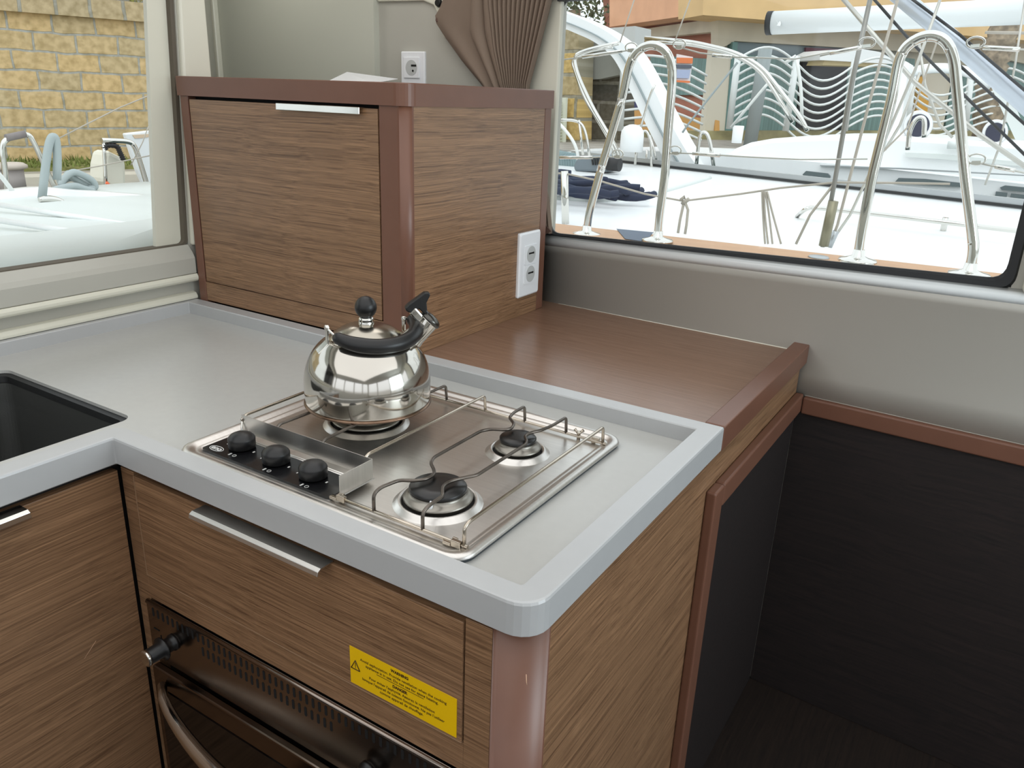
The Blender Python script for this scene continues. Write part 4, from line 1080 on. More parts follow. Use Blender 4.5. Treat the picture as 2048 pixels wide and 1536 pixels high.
# navy rope heap, winch, outboard
rp = empty('rope_coil', pz(1190, 370, 0.88), 'heap of dark navy rope on the white deck of the nearest yacht', 'rope')
random.seed(3)
for k in range(16):
    a0 = random.uniform(0, PI); c0_ = pz(random.uniform(1150, 1228), random.uniform(352, 388), 0.90 + 0.015 * (k % 6))
    ln = random.uniform(0.16, 0.32)
    pts_ = [c0_ + Vector((math.cos(t) * ln, math.sin(t) * ln * 0.4, 0.012 * math.sin(3 * t + k))) for t in [a0 + i * 0.28 for i in range(14)]]
    MB().tube(pts_, 0.019, 8).build('rope_turn', M_navy, rp)
wn_ = empty('deck_hardware', pz(1170, 345, 0.95), 'grey plastic line organiser and pulleys behind the navy rope', 'fitting')
slab('housing', [(1146, 332), (1152, 318), (1165, 313), (1200, 311), (1215, 320), (1215, 345), (1148, 343)], (0, 5.2, 0), (0, 1, 0), (0, 0.25, 0), mat('grey_nylon', (110, 120, 126), 0.5), wn_, bevel=0.02)
MB().tube([py(1216, 328, 5.2), py(1240, 330, 5.2)], 0.05, 16).build('pulley', M_blk, wn_)
mb = MB()
for k in range(4): mb.tube([py(1183 + 5 * k, 314, 5.19), py(1186 + 5 * k, 330, 5.19)], 0.007, 6)
mb.build('slots', M_blk, wn_)
fb = empty('rope_bag', py(1120, 325, 5.6), 'bundle of pale blue-grey ropes at the left edge of the big window', 'rope')
for k in range(9):
    a = 1098 + k * 5
    MB().tube(catmull([py(a - 4, 345, 5.6 + 0.03 * k), py(a, 318, 5.6), py(a + 10, 302 + k, 5.6), py(a + 16, 330, 5.6), py(a + 6, 350, 5.6)], 4), 0.018, 6).build('rope_turn', mat('pale_rope', (130, 148, 150), 0.9) if k == 0 else bpy.data.materials['pale_rope'], fb)

# second boat: long white cabin
bb = empty('sailboat', (-2.6, 8.0, 0.3), 'white motor-sailer cabin roof behind the nearest yacht', 'boat')
YB = 7.2
def ybox(name, poly, y, t, m, parent, bevel=0): return slab(name, poly, (0, y, 0), (0, 1, 0), (0, t, 0), m, parent, bevel)
ybox('hull', [(1080, 345), (1080, 305), (1250, 300), (1440, 308), (1700, 330), (2080, 372), (2080, 440), (1500, 390)], 6.6, 1.2, M_gelwhite, bb)
ybox('coachroof', [(1435, 335), (1442, 318), (1470, 297), (1500, 285), (1545, 277), (1650, 272), (1800, 272), (2080, 290), (2080, 380), (1700, 350)], 6.9, 1.4, M_gelwhite, bb, 0.04)
for pl in ([(1605, 349), (1612, 342), (1655, 347), (1660, 352), (1660, 356), (1607, 353)], [(1788, 366), (1797, 356), (1850, 358), (1922, 366), (1922, 374), (1850, 370)], [(2000, 375), (2010, 371), (2060, 376), (2060, 385), (2003, 380)], [(1990, 392), (1992, 383), (2015, 386), (2013, 395)], [(2020, 396), (2022, 387), (2060, 391), (2060, 400)]):
    ybox('porthole', pl, 6.57, 0.05, mat('smoked_window', (92, 104, 106), 0.2) if 'smoked_window' not in bpy.data.materials else bpy.data.materials['smoked_window'], bb)
ybox('shelf_moulding', [(1810, 305), (1880, 308), (2080, 328), (2080, 336), (1880, 318), (1812, 314)], 6.85, 0.06, M_gelpale, bb)
ybox('shadow_line', [(1640, 330), (1800, 336), (2080, 352), (2080, 354), (1800, 339), (1640, 332)], 6.56, 0.05, M_alurail, bb)
MB().tube([py(1895, 290, 6.83), py(1922, 291, 6.83)], 0.03, 10).build('deck_light', M_gelpale, bb)
# ventilator cowls
def cowl(u, v, s, y, label):
    c = py(u, v, y); e_ = empty('cowl_vent', c, label, 'ventilator')
    ax = Vector((0.45, -0.85, 0.12)).normalized()
    MB().lathe([(0.055 * s, -0.10 * s), (0.07 * s, -0.06 * s), (0.095 * s, -0.01), (0.105 * s, 0.0), (0.09 * s, 0.0)], c, 28, ax, cap=True).build('mouth', M_gelwhite, e_)
    MB().lathe([(0.001, 0.0), (0.078 * s, 0.0), (0.078 * s, 0.006)], c + ax * 0.002, 24, ax).build('dark_opening', mat('cowl_inside', (40, 44, 66), 0.6) if 'cowl_inside' not in bpy.data.materials else bpy.data.materials['cowl_inside'], e_)
    MB().tube(catmull([c + Vector((0, 0.02, 0)) - ax * 0.06 * s, c + Vector((-0.02, 0.08 * s, -0.10 * s)), c + Vector((-0.06 * s, 0.08 * s, -0.22 * s))], 5), [0.07 * s] * 11, 14).build('neck', M_gelwhite, e_)
    return e_
cowl(1836, 251, 1.15, 7.0, 'larger white cowl vent with dark mouth, framed by the right hoop')
cowl(1990, 265, 0.95, 7.0, 'smaller white cowl vent with dark mouth at the right end of the roof')
def arc_tube(name, pl, y, r, m, label, cat, parent=None, n=6):
    P = catmull([py(u, v, y) for u, v in pl], n)
    o = MB().tube(P, r, 12).build(name, m, parent, origin=None if parent else P[0])
    if not parent: tag(o, label, cat)
    return o
arc_tube('deck_hoop', [(1815, 300), (1820, 262), (1834, 238), (1848, 240), (1848, 275)], 6.3, 0.018, M_chrome, 'small stainless hoop round the larger cowl vent', 'hoop')

# radar arch of a further boat
ar = empty('radar_arch', py(1368, 335, 6.4), 'large white arched moulding descending behind the left hoop', 'arch')
outerp = [(1080, 6), (1120, 22), (1160, 36), (1205, 58), (1240, 82), (1268, 110), (1300, 165), (1330, 225), (1365, 290), (1395, 334)]
innerp = [(1080, 44), (1115, 52), (1150, 66), (1185, 82), (1215, 104), (1235, 130), (1262, 185), (1290, 245), (1318, 300), (1336, 334)]
OP = [Vector(p) for p in [(*a, 0) for a in outerp]]; IP = [Vector(p) for p in [(*a, 0) for a in innerp]]
oc = catmull(OP, 5); ic = catmull(IP, 5)
mid = [(o_ * 0.45 + i_ * 0.55) for o_, i_ in zip(oc, ic)]
def band(a, b_, y, t, m, nm):
    n = len(a); V1 = [py(p.x, p.y, y) for p in a]; V2 = [py(p.x, p.y, y) for p in b_]
    T = Vector((0, t, 0)); mb = MB(); vs = V1 + V2 + [p + T for p in V1] + [p + T for p in V2]; fs = []
    for i in range(n - 1):
        fs += [(i, i + 1, n + i + 1, n + i), (2 * n + i, 3 * n + i, 3 * n + i + 1, 2 * n + i + 1), (i, 2 * n + i, 2 * n + i + 1, i + 1), (n + i, n + i + 1, 3 * n + i + 1, 3 * n + i)]
    fs += [(0, n, 3 * n, 2 * n), (n - 1, 3 * n - 1, 4 * n - 1, 2 * n - 1)]
    mb.add(vs, fs); return mb.build(nm, m, ar)
band(oc, ic, 6.4, 0.30, M_gelwhite, 'leg')
band(mid, [m2 + Vector((-2.5, 1.0, 0)) for m2 in mid], 6.37, 0.06, mat('groove_grey', (150, 160, 162), 0.5), 'groove')
# stainless canopy frames
def frame(pls, y, r, label, m=M_chrome):
    e_ = empty('canopy_frame', py(*pls[0][0], y), label, 'frame')
    for pl in pls:
        MB().tube(smooth_path([py(u, v, y) for u, v in pl], 0.12, 5), r, 10).build('tube', m, e_)
    return e_
M_whitetube = mat('white_tube', (226, 228, 224), 0.3)
frame([[(1238, 86), (1195, 95), (1160, 105), (1147, 115), (1155, 150), (1185, 215), (1215, 265), (1235, 300), (1240, 322)],
       [(1225, 92), (1170, 102), (1143, 120), (1150, 140), (1168, 195), (1200, 245), (1225, 290), (1232, 320)]], 6.0, 0.018, 'stainless canopy frame bending in a V at the left of the big window')
frame([[(1290, 82), (1380, 88), (1460, 105), (1515, 135), (1545, 175), (1585, 245)],
       [(1290, 76), (1385, 84), (1470, 104), (1522, 132), (1552, 170), (1602, 235), (1615, 262)]], 6.2, 0.017, 'long stainless canopy frame arching across the middle of the big window')
frame([[(1280, 260), (1300, 190), (1310, 170)]], 6.1, 0.01, 'thin upright tube beside the white arch')
frame([[(1592, 112), (1602, 170), (1604, 240)], [(1592, 112), (1570, 126)]], 6.5, 0.014, 'thin white pole standing behind the canopy frame', M_whitetube)
frame([[(1095, 222), (1140, 270), (1155, 300), (1157, 330)]], 5.4, 0.013, 'pale diagonal tube at the left edge of the big window', M_whitetube)
frame([[(1096, 240), (1158, 240), (1172, 262), (1180, 320)], [(1158, 240), (1166, 310)]], 5.8, 0.012, 'small stainless gate frame behind the diagonal tube')
frame([[(1270, 330), (1275, 285), (1285, 262), (1295, 262), (1303, 290), (1303, 335)]], 6.2, 0.012, 'small stainless hoop beside the white dome')
frame([[(1393, 330), (1398, 275), (1405, 262), (1418, 270), (1428, 335)]], 6.2, 0.016, 'bent tube hoop just right of the arch foot')
frame([[(1300, 270), (1316, 330)], [(1293, 330), (1294, 300)]], 6.3, 0.010, 'thin slanted tube between dome and arch foot')
frame([[(1462, 255), (1520, 185), (1535, 168)]], 6.4, 0.012, 'short white strut slanting up over the teal shutters', M_whitetube)
frame([[(1365, 265), (1375, 250), (1475, 125)]], 6.2, 0.009, 'grey strut slanting across the cream tiled wall', M_galv)
# radome
o = MB().lathe([(0.10, 0), (0.10, 0.13), (0.095, 0.17), (0.07, 0.205), (0.03, 0.222), (0.001, 0.225)], py(1262, 303, 6.0), 28).build('radome', M_gelwhite, None, origin=py(1262, 303, 6.0)); tag(o, 'white dome antenna on the far deck left of the arch', 'antenna')
o = MB().lathe([(0.05, 0), (0.055, 0.16), (0.052, 0.165)], py(1473, 286, 7.6), 20).build('bucket', M_gelwhite, None, origin=py(1473, 286, 7.6)); tag(o, 'white bucket standing on deck in front of the teal shutters', 'bucket')

# booms and rig
bo = empty('boom', py(1540, 45, 4.4), 'thick white horizontal boom at the top of the big window', 'boom')
MB().tube([py(1545, 46, 4.4), py(1800, 34, 4.4), py(2100, 20, 4.4)], 0.062, 20).build('spar', M_boom, bo)
MB().tube([py(1535, 46.5, 4.4), py(1546, 46, 4.4)], 0.064, 20).build('end_cap', M_blk, bo)
sg_ = [pn(u, v, py(1560, 47, 4.33), (0, 1, 0)) for u, v in [(1553, 41), (1556, 46), (1560, 42), (1562, 47), (1560, 52), (1553, 51), (1556, 48)]]
MB().prism(sg_, (0, 0.004, 0)).build('boom_mark', M_gelwhite, bo)
sp_ = empty('diagonal_spar', py(1790, -10, 3.6), 'silver spar slanting down across the right of the big window', 'spar')
MB().tube([py(1785, -20, 3.6), py(1900, 75, 3.6), py(2080, 235, 3.6)], 0.036, 18).build('spar', M_mastgrey, sp_)
MB().tube([py(1800, -20, 3.55), py(1920, 70, 3.55), py(2080, 207, 3.55)], 0.006, 8).build('black_track', M_blk, sp_)
def line_(pl, y, r, m, label, cat='rope'):
    P = [py(u, v, y) for u, v in pl]; o = MB().tube(P, r, 6).build('rigging_line', m, None, origin=P[0]); tag(o, label, cat); return o
line_([(1745, -5), (1830, 92), (1960, 222), (2060, 320)], 3.4, 0.006, M_blk, 'upper black line slanting down to the right behind the hoop')
line_([(1905, 118), (1990, 195), (2060, 258)], 3.45, 0.006, M_blk, 'second black line slanting down just under the silver spar')
line_([(1680, -10), (1760, 85), (1830, 165), (1960, 270), (2060, 340)], 3.9, 0.011, M_wirec, 'thick pale stay slanting down from top centre to lower right')
line_([(2050, 0), (2030, 130), (2000, 290), (1970, 370)], 4.0, 0.005, M_wirec, 'thin upright wire at the right edge of the big window')
line_([(1838, 85), (1850, 170), (1880, 250), (1905, 275)], 5.0, 0.008, M_wirec, 'thin stay dropping from the top of the right hoop')
line_([(1875, 80), (1815, 255), (1740, 330)], 4.6, 0.005, M_rope, 'slack halyard crossing inside the right hoop')
line_([(1270, -5), (1240, 85)], 6.0, 0.006, M_rope, 'thin stay over the peach wall')
line_([(1382, -5), (1350, 82)], 6.0, 0.006, M_rope, 'thin stay right of the peach wall')
line_([(1970, 65), (2060, 66)], 4.2, 0.007, M_rope, 'cream twisted rope beside the palm trunk')
# white mast base / sloping moulding right of hoop
slab('mast_foot', [(1795, 300), (1768, 300), (1775, 190), (1790, 140), (1805, 120), (1818, 128), (1808, 200)], (0, 7.8, 0), (0, 1, 0), (0, 0.3, 0), M_gelwhite)
tag(bpy.context.scene.objects['mast_foot'], 'white upright moulding behind the left leg of the right hoop', 'moulding')
o = slab('sloping_moulding', [(1975, 158), (2000, 152), (2060, 280), (2060, 330), (2040, 300)], (0, 7.9, 0), (0, 1, 0), (0, 0.3, 0), M_gelpale); tag(o, 'pale sloping fairing under the silver spar at the right edge', 'moulding')
arc = empty('roof_arch', py(1815, 150, 8.4), 'curved white canopy bow over the far boat, seen through the right hoop', 'frame')
MB().tube(catmull([py(u, v, 8.4) for u, v in [(1812, 165), (1822, 146), (1860, 137), (1905, 138), (1945, 148), (1985, 170)]], 5), 0.045, 12).build('bow', M_gelwhite, arc)

# ================================================================== QUAY, BUILDING, RAILINGS
fw = Vector((CR[2][0], CR[2][1], 0)).normalized(); rt = Vector((fw.y, -fw.x, 0))
corner = CP + Vector((ray(1437, 200).x, ray(1437, 200).y, 0)).normalized() * 17.0
fdir = (rt * 0.966 + fw * 0.26).normalized(); fn = Vector((fdir.y, -fdir.x, 0))
d2 = Vector((ray(505, 172).x, ray(505, 172).y, 0)).normalized(); f2n = Vector((d2.y, -d2.x, 0))
def fac(u, v, off=0.0): return pn(u, v, corner + fn * off, fn)
def fac2(u, v, off=0.0): return pn(u, v, corner + f2n * off, f2n)
if fn.dot(CP - corner) < 0: fn = -fn
if f2n.dot(CP - corner) < 0: f2n = -f2n
bd = empty('harbour_building', corner - Vector((0, 0, 1)), 'ochre and grey harbour building with teal shutters behind the boats', 'building')
def fslab(nm, poly, off, t, m, wing=False, lab=None):
    N_ = f2n if wing else fn
    P_ = corner + N_ * off
    pts_ = [pn(u, v, P_, N_) for u, v in poly]
    return MB().prism(pts_, -N_ * t).build(nm, m, bd, label=lab)
fslab('wall', [(1437, -200), (2600, -200), (2600, 330), (1437, 300)], 0.0, 0.3, M_bgrey)
fslab('balcony_band', [(1407, -60), (2300, -60), (2300, 100), (1406, 30)], 0.9, 1.0, M_ochre, lab='ochre rendered balcony front')
fslab('soffit_beam', [(1437, 28), (2300, 96), (2300, 180), (1990, 114), (1720, 97), (1470, 82), (1437, 100)], 0.25, 0.3, M_bgrey)
fslab('tiled_pier', [(1425, 100), (1466, 100), (1455, 270), (1408, 268)], 0.30, 0.2, M_tile)
fslab('teal_frame', [(1466, 84), (1476, 84), (1462, 265), (1450, 265)], 0.32, 0.2, M_tealframe)
fslab('window_band', [(1476, 84), (1720, 98), (1716, 128), (1470, 112)], 0.12, 0.1, mat('dim_glass', (112, 128, 134), 0.2))
fslab('shutter', [(1476, 108), (1600, 118), (1590, 262), (1460, 262)], 0.15, 0.1, M_teal)
fslab('doorway', [(1606, 124), (1700, 130), (1682, 256), (1592, 256)], 0.16, 0.1, M_doordark)
fslab('shutter', [(1700, 100), (1830, 118), (1822, 262), (1684, 260)], 0.17, 0.1, M_teal)
fslab('doorway_upper', [(1612, 95), (1720, 100), (1718, 112), (1612, 112)], 0.18, 0.1, mat('maroon_blind', (112, 70, 84), 0.7))
fslab('wall_panel', [(1850, 140), (1905, 145), (1885, 262), (1835, 262)], 0.15, 0.1, M_tile)
fslab('hanging_cloth', [(1838, 155), (1850, 152), (1858, 200), (1850, 255), (1832, 240)], 0.4, 0.1, M_mustard)
fslab('shutter', [(1905, 145), (1960, 148), (1945, 262), (1890, 262)], 0.15, 0.1, M_teal)
fslab('shutter', [(1990, 120), (2300, 160), (2300, 280), (1980, 262)], 0.15, 0.1, M_teal)
fslab('base_course', [(1300, 262), (2400, 262), (2400, 330), (1300, 330)], 0.45, 0.3, mat('mossy_base', (150, 142, 104), 0.9, noise=0.4, nscale=3))
fslab('awning', [(1640, 110), (1660, 100), (1720, 97), (1760, 104), (1785, 118), (1785, 128), (1640, 120)], 1.6, 0.8, M_gelwhite, lab='white curved awning')
fslab('crate_boards', [(1650, 120), (1775, 122), (1772, 134), (1645, 130)], 1.5, 0.5, mat('pale_timber', (220, 200, 150), 0.8))
# peach wing
fslab('wing_wall', [(1200, -90), (1438, -90), (1438, 300), (1225, 300)], 0.0, 0.3, M_terra, True, 'terracotta wall of the side wing')
fslab('wing_balcony', [(1219, 54), (1219, -60), (1409, -60), (1409, 26)], 0.8, 0.6, M_peach, True, 'peach rendered balcony front')
fslab('wing_soffit', [(1260, 62), (1410, 40), (1437, 36), (1437, 62), (1270, 80)], 0.3, 0.2, M_bgrey, True)
fslab('shutter', [(1300, 110), (1420, 118), (1410, 190), (1305, 190)], 0.1, 0.08, M_teal, True)
fslab('notice_dark', [(1250, 175), (1300, 180), (1300, 250), (1250, 250)], 0.12, 0.08, mat('navy_banner', (62, 66, 104), 0.7), True)
fslab('ochre_patch', [(1232, 215), (1430, 240), (1430, 262), (1232, 262)], 0.2, 0.1, mat('orange_ochre', (206, 156, 92), 0.8), True)
# concrete block above the arch and stone walls at the left
st = empty('stone_house', py(1150, 280, 11), 'old stone and tufa house corner left of the peach building', 'building')
def sblk(nm, poly, y, t, m): return slab(nm, poly, (0, y, 0), (0, 1, 0), (0, t, 0), m, st)
sblk('stone_pier', [(1060, 50), (1158, 62), (1153, 330), (1060, 330)], 11.0, 0.5, M_tufa2)
sblk('dark_wall', [(1153, 60), (1245, 60), (1250, 320), (1150, 320)], 11.8, 0.4, M_stoned)
sblk('rendered_patch', [(1156, 64), (1240, 60), (1238, 150), (1200, 158), (1150, 160)], 11.6, 0.3, mat('grey_render', (150, 150, 142), 0.9, noise=0.1, nscale=2))
sblk('concrete_block', [(1218, 56), (1270, 52), (1270, 90), (1245, 98), (1215, 98)], 11.2, 0.6, mat('pale_block', (196, 198, 196), 0.8))
o = empty('louvred_shutter', py(1118, 200, 10.9), 'pale louvred shutter leaning on the stone house, by the cupboard edge', 'shutter')
slab('frame', [(1085, 196), (1132, 195), (1128, 292), (1080, 292)], (0, 10.85, 0), (0, 1, 0), (0, 0.06, 0), M_vent, o)
mb = MB()
for k in range(14):
    v = 205 + k * 6.0
    a, b_ = py(1088, v, 10.82), py(1124, v, 10.82); mb.tube([a, b_], 0.012, 4)
mb.build('louvres', mat('louvre_shade', (170, 170, 146), 0.8), o)
# tree beyond
tr2 = empty('tree', py(1150, 60, 19), 'bushy grey-green tree at the top left of the big window', 'tree')
MB().tube([py(1150, 150, 19), py(1150, 20, 19)], 0.15, 8).build('trunk', M_palm, tr2)
random.seed(5); mb = MB()
for k in range(900):
    c = py(1150, 10, 19) + Vector((random.gauss(0, 0.75), random.gauss(0, 0.7), random.gauss(0, 0.42)))
    u = Vector((random.uniform(-1, 1), random.uniform(-1, 1), random.uniform(-1, 1))).normalized() * 0.08
    v = u.orthogonal().normalized() * 0.035
    mb.add([c - u, c + v, c + u, c - v], [(0, 1, 2, 3)])
mb.build('foliage', M_leaf, tr2)
# palm trunk
pt = [fac(2020, -20, 2.4), fac(2008, 60, 2.4), fac(1995, 100, 2.4), fac(1985, 135, 2.4), fac(1978, 200, 2.4), fac(1975, 270, 2.4)]
o = MB().tube(catmull(pt, 5), [0.24 + 0.03 * math.sin(i * 2.6) for i in range(26)], 14).build('palm_trunk', M_palm, None, origin=pt[-1]); tag(o, 'rough brown palm trunk in front of the building at the right', 'palm')
# wavy railings
M_rail = mat('railing_white_tube', (222, 226, 224), 0.4)
def railing(xa, ta, ba_, xb, tb_, bb_, amp, nb, label, off=2.6):
    P_ = corner + fn * off
    a1, a0 = pn(xa[0], ta, P_, fn), pn(xa[1], ba_, P_, fn); b1, b0 = pn(xb[0], tb_, P_, fn), pn(xb[1], bb_, P_, fn)
    e_ = empty('wavy_railing', (a0 + b0) / 2, label, 'railing', 'wavy white railings on the quay')
    MB().tube([a0, a1], 0.055, 8).build('post', M_rail, e_)
    for k in range(nb):
        t = (k + 0.3) / nb
        A, B = a0.lerp(a1, t), b0.lerp(b1, t)
        MB().tube([A.lerp(B, s / 12) + Vector((0, 0, amp * math.sin(PI * s / 12))) for s in range(13)], 0.020, 6).build('bar', M_rail, e_)
    return e_, b0, b1
railing((1250, 1240), 100, 262, (1415, 1402), 140, 285, 0.12, 9, 'wavy railing panel left of the cream tiled pier, behind the poster')
railing((1477, 1458), 106, 258, (1594, 1571), 113, 260, 0.20, 9, 'arched railing panel in front of the left teal shutter')
railing((1594, 1571), 113, 262, (1710, 1689), 119, 262, -0.26, 9, 'sagging railing panel in front of the dark doorway')
e_, b0, b1 = railing((1710, 1689), 119, 262, (1826, 1813), 150, 262, 0.22, 9, 'arched railing panel just left of the right hoop')
railing((1826, 1813), 150, 262, (1942, 1930), 158, 262, -0.22, 8, 'sagging railing panel seen through the right hoop')
railing((1942, 1930), 150, 262, (2070, 2060), 150, 275, 0.20, 8, 'arched railing panel at the right edge beyond the palm')
# upright pole wrapped in foil-grey
P_ = corner + fn * 2.9
o = MB().tube([pn(1531, 98, P_, fn), pn(1520, 170, P_, fn), pn(1498, 300, P_, fn)], 0.11, 8).build('lamp_post', M_galv, None, origin=pn(1506, 262, P_, fn)); tag(o, 'worn grey post in the middle of the left arched railing', 'post')
# poster
po = empty('poster', pn(1365, 165, corner + fn * 2.9, fn), 'white notice with orange bands fixed to the railing by the left hoop', 'poster')
def pslab(nm, poly, off, t, m):
    P_ = corner + fn * off; MB().prism([pn(u, v, P_, fn) for u, v in poly], -fn * t).build(nm, m, po)
pslab('sheet', [(1354, 108), (1386, 114), (1380, 165), (1350, 163)], 2.90, 0.02, M_poster)
pslab('orange_band', [(1354, 115), (1386, 116), (1385, 127), (1354, 126)], 2.93, 0.02, M_orange)
pslab('orange_band', [(1350, 160), (1380, 162), (1380, 166), (1350, 164)], 2.93, 0.02, M_orange)
pslab('photo_strip', [(1353, 129), (1384, 130), (1383, 137), (1353, 136)], 2.93, 0.02, M_postdark)
pslab('text_block', [(1354, 139), (1381, 140), (1378, 157), (1352, 156)], 2.93, 0.02, M_blueink)

# ================================================================== GROUND, WATER, FOREDECK SIDE
mb = MB(); mb.box(-60, 60, 2.1, 60, -1.0, -0.75); o = mb.build('water', M_water); tag(o, 'harbour water between the boats', 'water', kind='stuff')
mb = MB(); q0_ = corner + fn * 4.5
mb.prism([q0_ - fdir * 10 - Vector((0, 0, 1.2)), q0_ + fdir * 25 - Vector((0, 0, 1.2)), q0_ + fdir * 25 - fn * 12 - Vector((0, 0, 1.2)), q0_ - fdir * 10 - fn * 12 - Vector((0, 0, 1.2))], (0, 0, 0.55))
o = mb.build('quay', M_concrete, None, origin=q0_); tag(o, 'concrete quay in front of the harbour building', 'quay')

# left window side: foredeck, tufa wall, verge
bdir = Vector((0.324, 0.946, 0)).normalized(); bn = Vector((bdir.y, -bdir.x, 0))
b0_ = Vector((-8.8, 3.89, 0))
tw_ = empty('tufa_wall', b0_, 'long wall of yellow tufa blocks behind the quay in the left window', 'wall')
wallm = MB().box(-8, 5.2, 0.0, 0.5, 0.45, 4.6).build('masonry', M_tufa)
wallm.parent = tw_
# the blocks lie in the wall's own frame
ang = math.atan2(bdir.y, bdir.x)
tw_.rotation_euler = (0, 0, ang)
cor = MB().box(-8, 5.2, -0.07, 0.0, 2.05, 2.24).build('string_course', brick_mat('stone_course', 0.33, 0.6, (200, 178, 140), (184, 168, 136), (168, 164, 152), 0.02)); cor.parent = tw_
ms = MB(); random.seed(11)
for k in range(520):
    x = random.uniform(-6, 5.1); c = Vector((x, -0.03 + random.uniform(-0.03, 0.03), 2.25 + abs(random.gauss(0, 0.035))))
    u = Vector((random.uniform(-1, 1), random.uniform(-1, 1), random.uniform(-.5, 1))).normalized() * random.uniform(0.02, 0.05)
    v = u.orthogonal().normalized() * 0.02
    ms.add([c - u, c + v, c + u, c - v], [(0, 1, 2, 3)])
mo = ms.build('moss', mat('moss_green', (124, 122, 62), 0.95)); mo.parent = tw_; mo['kind'] = 'stuff'
vg = MB()
vg.prism([b0_ - bdir * 8 + Vector((0, 0, .5)), b0_ + bdir * 5.2 + Vector((0, 0, .5)), b0_ + bdir * 5.2 + bn * 0.9 + Vector((0, 0, .5)), b0_ - bdir * 8 + bn * 0.9 + Vector((0, 0, .5))], (0, 0, 0.09))
o = vg.build('grass_verge', M_grass, None, origin=b0_); tag(o, 'strip of grass and weeds along the foot of the tufa wall', 'grass', kind='stuff')
random.seed(21); gs = MB()
for k in range(2600):
    c = b0_ + bdir * random.uniform(-3, 5) + bn * random.uniform(0.0, 0.9) ** 1.0 + Vector((0, 0, 0.59))
    h_ = random.uniform(0.02, 0.08); l = Vector((random.uniform(-.04, .04), random.uniform(-.04, .04), h_)); s_ = Vector((random.uniform(-1, 1), random.uniform(-1, 1), 0)).normalized() * 0.012
    gs.add([c - s_, c + s_, c + l], [(0, 1, 2)])
o = gs.build('grass_blades', mat('grass_green', (112, 122, 58), 0.9), None, origin=b0_); tag(o, 'tufts of green grass growing against the tufa wall', 'grass', kind='stuff')
mb = MB(); mb.prism([b0_ - bdir * 8 + bn * 0.9, b0_ + bdir * 5.2 + bn * 0.9, b0_ + bdir * 5.2 + bn * 3.0, b0_ - bdir * 8 + bn * 3.0], (0, 0, 0.56))
o = mb.build('quay_path', mat('quay_gravel', (158, 152, 140), 0.95, noise=0.2, nscale=6), None, origin=b0_); tag(o, 'grey gravel quay path between grass verge and bow', 'path')
mb = MB(); mb.prism([b0_ - bdir * 8 + bn * 1.75 + Vector((0, 0, .5)), b0_ + bdir * 5.2 + bn * 1.75 + Vector((0, 0, .5)), b0_ + bdir * 5.2 + bn * 2.05 + Vector((0, 0, .5)), b0_ - bdir * 8 + bn * 2.05 + Vector((0, 0, .5))], (0, 0, 0.12))
o = mb.build('quay_kerb', mat('kerb_stone', (196, 190, 176), 0.9), None, origin=b0_); tag(o, 'pale stone kerb along the quay edge beyond the bow', 'kerb')

fd = empty('foredeck', (-3.2, 0.6, 0.6), 'white foredeck of this boat seen through the left window', 'deck')
prof = [(-1.42, 1.00), (-1.9, 0.965), (-2.5, 0.915), (-2.52, 0.890), (-2.9, 0.868), (-4.2, 0.800), (-4.75, 0.775)]
mb = MB()
rows = [[Vector((min(x, -1.40 - max(0, y - 0.60) * 1.35), y, z)) for x, z in prof] for y in [-2 + 0.25 * i for i in range(20)]]
rows2 = [[p - Vector((0, 0, 0.35)) for p in r_] for r_ in rows]
mb.grid(rows, True)
mb.build('deck', M_gelpale, fd, solid=0.02)
for a_, b_, zz in (((-30, 436), (330, 493), 0.915), ((-30, 405), (330, 462), 0.885)):
    P1, P2 = pz(*a_, zz - 0.006), pz(*b_, zz - 0.006)
    MB().tube([P1, P2], 0.012, 8).build('moulded_ridge', M_gelwhite, fd)
P0 = [pz(u, v, 0.84) for u, v in [(-120, 395), (0, 386), (80, 378), (150, 384), (220, 388), (310, 396), (420, 412)]]
PP = catmull(P0, 5)
mb = MB(); n_ = len(PP); out_ = Vector((-0.10, 0.03, 0)); dn = Vector((0, 0, -0.45))
vs = [p + Vector((0, 0, 0)) for p in PP] + [p + out_ for p in PP] + [p + out_ + dn for p in PP] + [p + Vector((0.03, 0, -0.10)) for p in PP]
fs = []
for i in range(n_ - 1):
    fs += [(i, i + 1, n_ + i + 1, n_ + i), (n_ + i, n_ + i + 1, 2 * n_ + i + 1, 2 * n_ + i), (3 * n_ + i, 3 * n_ + i + 1, i + 1, i)]
mb.add(vs, fs, True); mb.build('bulwark', M_gelwhite, fd, solid=0.012)
# bow pulpit
def rail3(name, pl, X, r, m, label, cat, parent=None, sm=0.08):
    P = [px(u, v, X) for u, v in pl]
    o = MB().tube(smooth_path(P, sm, 5), r, 10).build(name, m, parent, origin=None if parent else P[0])
    if not parent: tag(o, label, cat)
    return o
bp_ = empty('bow_pulpit', px(50, 380, -4.75), 'bent stainless pulpit rail at the left edge, in front of the tufa wall', 'guardrail')
rail3('tube', [(14, 385), (10, 340), (4, 300), (8, 278), (50, 268), (62, 272), (80, 310), (100, 355), (111, 378)], -4.75, 0.016, M_chrome, None, None, bp_)
rail3('grip', [(12, 276), (50, 268)], -4.74, 0.021, mat('grip_grey', (130, 122, 120), 0.6), None, None, bp_)
rail3('stay', [(-20, 330), (5, 355), (38, 400)], -4.3, 0.012, M_whitetube, None, None, bp_)
rail3('hose_arch', [(84, 398), (90, 340), (97, 290), (104, 272), (112, 276), (115, 310), (114, 360)], -4.0, 0.021, M_hose, 'grey hose bent in a tall narrow arch on the foredeck', 'hose', sm=0.06)
hc_ = empty('hose_coil', px(150, 380, -4.4), 'loose coil of grey hose lying on the bow', 'hose')
